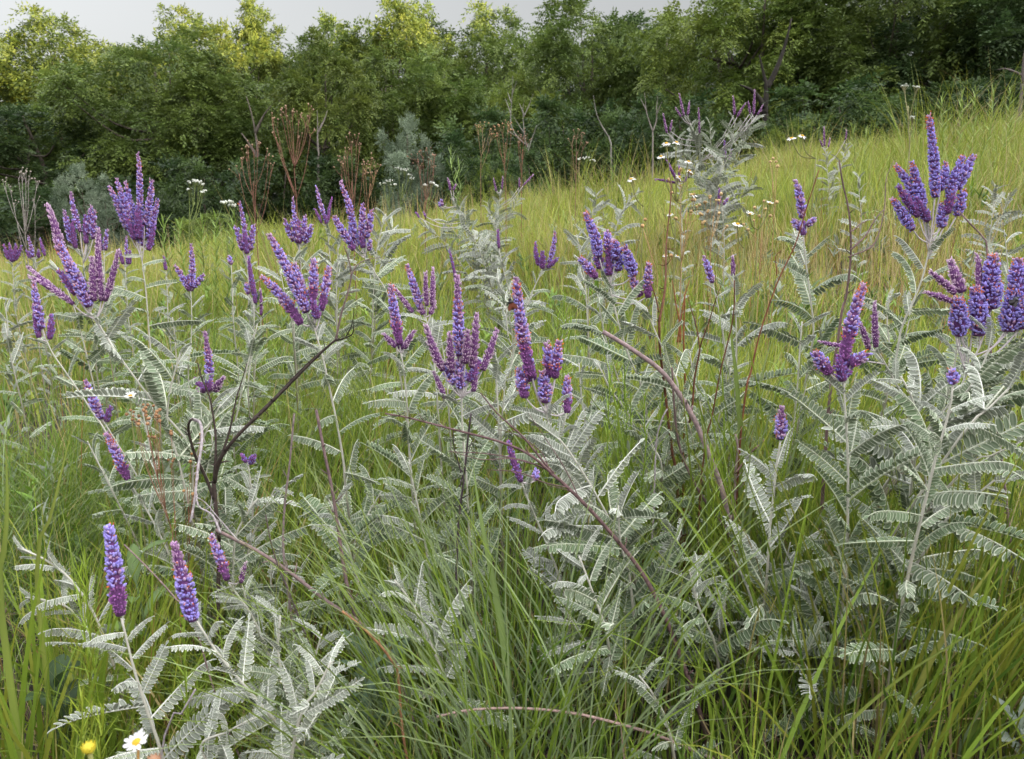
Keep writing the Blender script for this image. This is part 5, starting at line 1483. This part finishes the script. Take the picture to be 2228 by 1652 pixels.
bud('yellow flower bud at the bottom left corner', 193, 1628, .36, .0034, (.62, .52, .05))
bud('faded orange pink bud at the bottom edge beside the near daisy', 335, 1656, .36, .0034, (.40, .22, .13))

UG = 'white flowering umbel stalks'
UC = (.62, .63, .56)
GST = (.17, .21, .07)
stalk('green stalk with white umbels before the wood on the left', 3.6, [(412, 520), (418, 460), (424, 440)], [(415, 410), (424, 407), (432, 410), (438, 415), (412, 425, .85), (440, 430, .8)], GST, UC, .0045, 8, .034, 5, UG, 'umbel_plant', 'flower stalk', 'umbel', True)
stalk('tall stalk with two white umbels on the right crest', 4.2, [(1978, 340), (1977, 280), (1976, 230)], [(1968, 198, .95), (1992, 202, .9), (1984, 268, .5)], (.27, .25, .13), UC, .0045, 10, .034, 5, UG, 'umbel_plant', 'flower stalk', 'umbel', True)
stalk('small white umbels on the crest below the middle silvery shrub', 4.2, [(872, 480), (874, 430), (876, 400)], [(868, 378), (880, 382), (888, 392), (894, 400, .8)], GST, UC, .0045, 7, .034, 4, UG, 'umbel_plant', 'flower stalk', 'umbel', True)
stalk('white umbels low on the crest right of the bushy rust seed stalk', 4.0, [(850, 480), (846, 450), (843, 425)], [(836, 412), (846, 406), (854, 414)], GST, UC, .0045, 7, .034, 4, UG, 'umbel_plant', 'flower stalk', 'umbel', True)
stalk('white umbels on the crest below the slanting sapling', 5.0, [(1275, 400), (1276, 372)], [(1264, 358), (1276, 354), (1288, 362)], GST, UC, .0055, 8, .04, 4, UG, 'umbel_plant', 'flower stalk', 'umbel', True)
stalk('small white umbels left of the reddish stalks', 4.0, [(494, 520), (496, 480), (496, 465)], [(488, 452), (500, 450), (508, 458)], GST, UC, .008, 6, .03, 4, UG, 'umbel_plant', 'flower stalk', 'umbel', True)
stalk('white umbels beside the low yellow green bush', 4.3, [(925, 480), (928, 450), (934, 430)], [(926, 412), (938, 408), (948, 415)], GST, UC, .008, 6, .03, 4, UG, 'umbel_plant', 'flower stalk', 'umbel', True)


def feather(label, Y, stems, col=(.20, .30, .03), ll=.034, group='bright green feathery weeds', gap=.0045, wd=.0016, name='feathery_weed'):
    P0 = at(*stems[0][-1], Y)
    g = ground_at(P0[0], Y)
    r = np.random.default_rng(int(P0[0] * 1000) % 999 + 7)
    T = thing(name, label, 'weed', g, group)
    sm, lm = MB(), MB()
    for i, s in enumerate(stems):
        P = [at(x, y, Y + (i % 3 - 1) * .025) for x, y in s]
        b = P[-1].copy()
        b[2] = float(terrain(b[0], b[1]))
        c = smooth_path(P + [b * .5 + g * .5], 24)
        tube(sm, c, np.linspace(.0006, .0016, 24), np.array(col) * .8, 5)
        Ls = np.concatenate([[0], np.cumsum(np.linalg.norm(np.diff(c, axis=0), axis=1))])
        n = int(Ls[-1] / gap)
        sl = np.linspace(0.001, Ls[-1] * .95, n)
        p = np.stack([np.interp(sl, Ls, c[:, a]) for a in range(3)], -1)
        up = norm(P[0] - P[-1])
        th = np.arange(n) * 2.4 + r.normal(0, .3, n)
        phi = th
        l_ = ll * np.clip(.45 + sl / .05, 0, 1) * r.uniform(.7, 1.1, n)
        th0 = np.clip(.25 + sl / .14, .25, .75) + r.normal(0, .12, n)
        cc = np.array(col) * r.uniform(.75, 1.3, (n, 1))
        blades(lm, p, phi, th0, r.normal(.15, .25, n), l_, np.full(n, wd), cc, None, 3)
    part('stem', sm.mesh('stem', M_STEM, g), T)
    part('foliage', lm.mesh('foliage', M_GRASS, g), T)


feather('large clump of bright green feathery weeds right of the beetle plant', 1.0, [[(1330, 795), (1325, 870), (1322, 950)], [(1345, 845), (1345, 920), (1345, 1000)], [(1372, 855), (1372, 930), (1372, 1000)], [(1402, 862), (1402, 930), (1402, 1010)], [(1440, 880), (1432, 950), (1420, 1010)], [(1358, 800), (1360, 880), (1362, 960)]])
feather('bright green feathery weed behind the beetle spire', 1.25, [[(1230, 640), (1228, 690), (1226, 760)], [(1212, 680), (1214, 730), (1216, 790)], [(1243, 690), (1238, 740), (1232, 790)]])
feather('small lime green shoot at the foot of the forked dead stem', .98, [[(1548, 985), (1550, 1040), (1552, 1110)], [(1558, 1010), (1560, 1060), (1560, 1110)]], (.24, .34, .03))
feather('yellow green feathery tuft at the bottom left', .62, [[(178, 1515), (180, 1580), (182, 1660)], [(200, 1530), (200, 1600), (200, 1660)], [(155, 1540), (160, 1600), (162, 1660)], [(225, 1545), (222, 1600), (220, 1660)]], (.24, .30, .03), .028)
feather('lime shoot beside the woolly shoot at the lower left', .80, [[(185, 1210), (190, 1270), (192, 1340)], [(170, 1230), (176, 1290), (180, 1350)]], (.22, .31, .03))
feather('bright shoot under the second near spire', .70, [[(398, 1345), (402, 1420), (405, 1500)], [(430, 1480), (430, 1540), (430, 1600)], [(450, 1490), (448, 1550), (446, 1610)]], (.20, .29, .03), .03)
feather('pale green plume on the crest left of the low yellow green bush', 3.6, [[(980, 330), (985, 380), (996, 440)], [(1000, 360), (1000, 400), (1002, 440)]], (.20, .28, .08), .09, gap=.012, wd=.006)
feather('green spiky weeds on the right crest', 4.6, [[(2050, 212), (2050, 260), (2052, 310)], [(2092, 205), (2090, 250), (2088, 310)], [(2122, 200), (2120, 250), (2115, 310)], [(2162, 195), (2160, 240), (2150, 300)], [(2200, 190), (2195, 240), (2190, 300)]], (.20, .27, .06), .09, gap=.012, wd=.007)
feather('green spiky weeds right of the small pink crest spires', 4.6, [[(1855, 278), (1858, 320), (1860, 360)], [(1884, 285), (1882, 320), (1880, 360)]], (.19, .25, .06), .09, gap=.012, wd=.006)
feather('green weeds along the left crest below the white umbels', 3.8, [[(440, 480), (440, 510), (440, 540)], [(470, 470), (470, 505), (470, 540)], [(510, 465), (508, 500), (506, 540)], [(390, 490), (392, 520), (394, 550)], [(355, 480), (358, 515), (360, 550)], [(540, 475), (538, 505), (535, 540)]], (.17, .25, .05), .08, gap=.010, wd=.008)
feather('leafy bright weed in the grass below the slender two tufted spire', 1.35, [[(1850, 560), (1848, 620), (1846, 700)], [(1880, 590), (1874, 640), (1866, 700)], [(1980, 540), (1975, 590), (1970, 660)]], (.18, .27, .04), .035)
feather('bright green shoot in the right lower grass', .85, [[(2130, 1420), (2125, 1500), (2120, 1580)]], (.25, .30, .03), .035)


def broadleaf(label, px, py, Y, n, L, W, col, seed, group='broad leaved weeds in the foreground', stem_h=.0, lean=.5):
    p = at(px, py, Y)
    g = ground_at(p[0], p[1])
    r = np.random.default_rng(seed)
    T = thing('broadleaf_weed', label, 'weed', g, group)
    top = p - np.array([0, 0, L * .3])
    sm = MB()
    st = smooth_path([g, (g + top) / 2 + np.array([.01, 0, 0]), top], 12)
    tube(sm, st, np.linspace(.0022, .0012, 12), np.array(col) * .9 + .04, 6)
    part('stem', sm.mesh('stem', M_STEM, g), T)
    for k in range(n):
        u = 1 - k / n * .6
        o = np.array([np.interp(u, np.linspace(0, 1, 12), st[:, a]) for a in range(3)])
        ph = k * 2.4 + r.normal(0, .3)
        m_ = MB()
        rows = 7
        s = np.linspace(0, 1, rows)
        el = lean + .5 * (k / n) + r.normal(0, .15)
        ang = el + .8 * s
        hx = np.concatenate([[0], np.cumsum(np.sin(ang[:-1]) * L / (rows - 1))]) * r.uniform(.85, 1.1)
        hz = np.concatenate([[0], np.cumsum(np.cos(ang[:-1]) * L / (rows - 1))])
        d = np.array([math.cos(ph), math.sin(ph), 0])
        sd = np.array([-math.sin(ph), math.cos(ph), 0])
        C = o + d * hx[:, None] + np.array([0, 0, 1]) * hz[:, None]
        w_ = W * np.sin(np.pi * (s * .94 + .04)) ** .8 * .5
        V = np.stack([C - sd * w_[:, None] + np.array([0, 0, 1]) * (w_ * .4)[:, None], C, C + sd * w_[:, None] + np.array([0, 0, 1]) * (w_ * .4)[:, None]], 1)
        i = np.arange(rows - 1)
        q = np.concatenate([np.stack([3 * i, 3 * i + 1, 3 * i + 4, 3 * i + 3], -1), np.stack([3 * i + 1, 3 * i + 2, 3 * i + 5, 3 * i + 4], -1)])
        c = np.tile(np.array(col) * r.uniform(.8, 1.2), (rows, 3, 1))
        c[:, 1] *= 1.35
        m_.add(V.reshape(-1, 3), q, None, c.reshape(-1, 3))
        part('leaf', m_.mesh('leaf', M_GRASS, g), T)


broadleaf('dull blue green broad leaved weed below the upright brown twig', 815, 1410, .82, 12, .07, .014, (.13, .19, .12), 1)
broadleaf('second broad leaved weed at lower left of the arching stem', 770, 1470, .78, 10, .065, .014, (.12, .18, .11), 2)
broadleaf('silvery pointed weed in the bottom right corner', 2225, 1560, .70, 7, .045, .012, (.24, .28, .23), 3)
broadleaf('dark round leaved weed low at the left edge', 120, 1470, .85, 10, .05, .028, (.05, .09, .03), 4)
broadleaf('narrow leaved green weed under the sloping dead branch', 1390, 1125, .93, 7, .07, .012, (.15, .22, .08), 5, lean=.2)
broadleaf('fresh green weed among grass by the left edge of the clump', 285, 1200, .95, 6, .06, .018, (.11, .17, .05), 6)

# ------------------------------------------------------------------ marked tufts and blades
TG2 = 'distinct tufts of long grass'
FINE = [G_GREEN, G_DEEP * 1.2, G_BLUE]
tuft('fine hair like deep green grass swelling at the left edge', 90, 860, 1.35, 900, .50, .0022, .2, .25, FINE, .55, seed=1, rad=.30, group=TG2, curve=1.3)
tuft('soft green grass mound right behind the hair like grass at left', 170, 800, 1.55, 600, .42, .0022, .2, .25, FINE, .5, seed=2, rad=.25, group=TG2, curve=1.3)
tuft('blue green sheaf of long arching blades at the bottom centre', 1120, 1590, .78, 300, .46, .0030, .22, .25, [G_BLUE * 1.1, G_BLUE * 1.3, G_GREEN], -.35, seed=3, rad=.13, group=TG2, curve=.7)
tuft('blue green sheaf leaning left along the bottom', 960, 1640, .70, 210, .42, .0027, .25, .35, [G_BLUE, G_GREEN], -.7, seed=4, rad=.12, group=TG2, curve=.8)
tuft('upright coarse blades at the left edge', 40, 1250, .78, 70, .42, .0070, .12, .12, [G_GREEN * 1.1, G_YEL * .7], .2, seed=5, rad=.07, group=TG2, curve=.5)
tuft('coarse bright blades in the bottom right grass', 1850, 1600, .72, 90, .40, .0045, .22, .2, [G_GREEN * .9, G_YEL * .65, G_GREEN * 1.1], .2, seed=6, rad=.16, group=TG2, curve=.6)
tuft('coarse blades rising by the right edge', 2080, 1350, .95, 130, .44, .0045, .22, .2, [G_GREEN * .9, G_GREEN * .7, G_YEL * .6], -.1, seed=7, rad=.2, group=TG2, curve=.6)
tuft('yellow green coarse blades at the left in front of the hair like grass', 170, 1120, .95, 150, .36, .0045, .2, .15, [G_YEL * .85, G_GREEN, G_GREEN * 1.1], .1, seed=8, rad=.16, group=TG2, curve=.5)
tuft('upright green blades between central bouquet and beetle plant', 1110, 1260, .92, 80, .34, .0042, .18, .15, [G_GREEN * 1.1, G_DEEP * 1.4], -.1, seed=9, rad=.12, group=TG2, curve=.5)
tuft('tall green blades left of the short lilac spire', 1560, 1010, 1.05, 90, .48, .0050, .15, .1, [G_GREEN, G_BLUE], 0, seed=10, rad=.13, group=TG2, curve=.4)
tuft('tall green blades right of the short lilac spire', 1740, 960, 1.08, 80, .50, .0045, .15, .1, [G_GREEN, G_GREEN * 1.2], 0, seed=11, rad=.12, group=TG2, curve=.4)
tuft('bright yellow green fine grass at the lower left', 60, 1520, .75, 420, .34, .0026, .22, .2, [G_YEL * .9, G_GREEN * 1.1, G_GREEN], .1, seed=12, rad=.22, group=TG2, curve=.6)
tuft('bright fine grass left of the upright brown twig', 560, 1330, 1.0, 300, .34, .0026, .22, .2, [G_YEL * .8, G_GREEN * 1.1, G_GREEN], .1, seed=13, rad=.20, group=TG2, curve=.6)
tuft('tall yellow green grass at the right under the fat violet spires', 2130, 1220, .86, 420, .40, .0028, .2, .15, [G_YEL * .62, G_GREEN * .9, G_GREEN * .75, G_DEEP], .1, seed=14, rad=.26, group=TG2, curve=.55)
tuft('loose grass in the lower right beside the long pale stem', 1990, 1480, .85, 220, .36, .0032, .25, .2, [G_YEL * .6, G_GREEN * .8, G_TAN * .6, G_DEEP], .1, seed=15, rad=.2, group=TG2, curve=.55)
for px, py, Y, sd, lb in [(610, 520, 4.2, 21, 'spiky tan grass tussock on the crest before the dark wood'), (700, 500, 4.4, 22, 'spiky tussock right of the tallest red stalk'), (1340, 410, 6.0, 23, 'arching tussock on the crest below the slanting sapling'),
                          (1430, 380, 6.2, 24, 'arching tussock on the crest left of the silver bush'), (1740, 350, 6.4, 25, 'dark arching tussock right of the bent black trunk'), (2020, 270, 6.0, 26, 'long arching tussock on the right crest by the umbel stalk'),
                          (2110, 250, 6.2, 27, 'big arching tussock on the right crest'), (2200, 240, 6.0, 28, 'grey green tussock at the right edge of the crest'), (1230, 430, 6.0, 29, 'wispy tussock on the crest right of centre')]:
    tuft(lb, px, py, Y, 150, .95 if px > 1900 else .72, .006, .3, .35, [G_GREEN, G_TAN * .7, G_YEL * .8], 0, seed=sd, rad=.16, group=TG2, curve=.8)
broad_blade('broad pale green blade rising in the middle below the central bouquet', [(1028, 1000), (1040, 1090), (1060, 1200), (1085, 1330), (1105, 1480)], .76, .0095, (.24, .32, .11))
broad_blade('tall smooth green blade right of the wiry stems', [(1592, 640), (1590, 720), (1600, 800), (1608, 900), (1612, 1000)], .98, .010, (.17, .23, .06))
broad_blade('long diagonal blade sweeping across the lower right', [(2228, 1290), (2100, 1385), (1980, 1460), (1860, 1560), (1780, 1650)], .66, .0050, (.22, .27, .06))
broad_blade('wide yellowing blade in the lower right corner', [(2200, 1180), (2090, 1330), (2010, 1470), (1950, 1640)], .70, .0075, (.24, .25, .06))
broad_blade('arching blade crossing the right middle', [(2228, 1245), (2120, 1243), (1990, 1262), (1900, 1330), (1840, 1420)], .78, .0055, (.19, .22, .07))
broad_blade('straight bright blade at the left edge', [(165, 905), (140, 1000), (112, 1120), (80, 1260)], .80, .0085, (.21, .25, .05))
broad_blade('broad upright blade at the far left edge', [(10, 950), (16, 1060), (12, 1180), (2, 1320)], .74, .013, (.20, .25, .05))
broad_blade('thin blade leaning left across the lower middle', [(760, 1190), (860, 1290), (980, 1420), (1080, 1560)], .74, .0050, (.18, .23, .08))
broad_blade('bright bent blade above the bottom right corner', [(2090, 1030), (2010, 1120), (1945, 1220), (1900, 1320)], .92, .0075, (.22, .28, .05))


# ------------------------------------------------------------------ insects
def insect(label, px, py, Y, ln, cols, ang, cat, name, on_y=0):
    c = at(px, py, Y)
    T = thing(name, label, cat, c)
    m_ = MB()
    X = np.array([math.cos(ang), -.15, math.sin(ang)])
    X = norm(X)
    Nn = norm(np.cross(X, [0, 0, 1]) if abs(X[2]) < .9 else np.array([0, -1., 0]))
    if Nn[1] > 0:
        Nn = -Nn
    Sd = np.cross(Nn, X)
    # one continuous body: abdomen, waist, thorax, head
    prof = [(-.5, .05), (-.46, .17), (-.36, .27), (-.22, .31), (-.06, .27), (.03, .21), (.12, .26), (.22, .25), (.30, .16), (.34, .11), (.38, .14), (.45, .13), (.5, .05)]
    an = np.arange(10) * 2 * np.pi / 10
    V, C = [], []
    for z, rr in prof:
        for a in an:
            V.append(X * z * ln + (Nn * math.cos(a) * .85 + Sd * math.sin(a)) * rr * ln)
            C.append(cols[0] if (-.42 < z < .05 and math.cos(a) > -.2) else cols[1])
    n = 10
    k = np.arange(n)
    k2 = (k + 1) % n
    q = np.concatenate([np.stack([i * n + k, i * n + k2, (i + 1) * n + k2, (i + 1) * n + k], -1) for i in range(len(prof) - 1)])
    m_.add(V, q, None, C)
    for sg in (-1, 1):
        for j, z in enumerate((.22, .10, -.02)):
            a = X * z * ln + Sd * sg * .2 * ln
            b = a + Sd * sg * .22 * ln + Nn * .05 * ln + X * (.12 - .14 * j) * ln
            d = b + Sd * sg * .12 * ln - Nn * .25 * ln + X * (.08 - .1 * j) * ln
            tube(m_, [a, b, d], [.035 * ln, .025 * ln, .012 * ln], cols[1], 5)
        a = X * .48 * ln + Sd * sg * .05 * ln
        tube(m_, [a, a + X * .12 * ln + Sd * sg * .08 * ln, a + X * .2 * ln + Sd * sg * .16 * ln], .012 * ln, cols[1], 4)
    part('body', m_.mesh('body', M_BUG), T)
    for sg in (-1, 1):
        w_ = MB()
        o = X * .12 * ln + Nn * .24 * ln + Sd * sg * .08 * ln
        d = norm(-X + Sd * sg * .45 + Nn * .15)
        s = np.cross(Nn, d)
        V = []
        for u, ww in ((0, .02), (.3, .11), (.65, .15), (.9, .10), (1, .02)):
            V += [o + d * u * .62 * ln - s * ww * ln, o + d * u * .62 * ln + s * ww * ln]
        w_.add(V, [[2 * i, 2 * i + 1, 2 * i + 3, 2 * i + 2] for i in range(4)], None, np.array(cols[2]))
        part('wing', w_.mesh('wing', M_BUG), T)


insect('rust brown and black beetle clinging to the left side of the tall central right spire', 1113, 662, .842, .0135, ((.20, .055, .025), (.012, .010, .010), (.16, .05, .03)), 1.9, 'beetle', 'beetle')
insect('black bee buried in the fat blue violet spires at the right edge', 2207, 655, .885, .0125, ((.015, .012, .012), (.010, .009, .009), (.05, .045, .05)), .9, 'bee', 'bee')
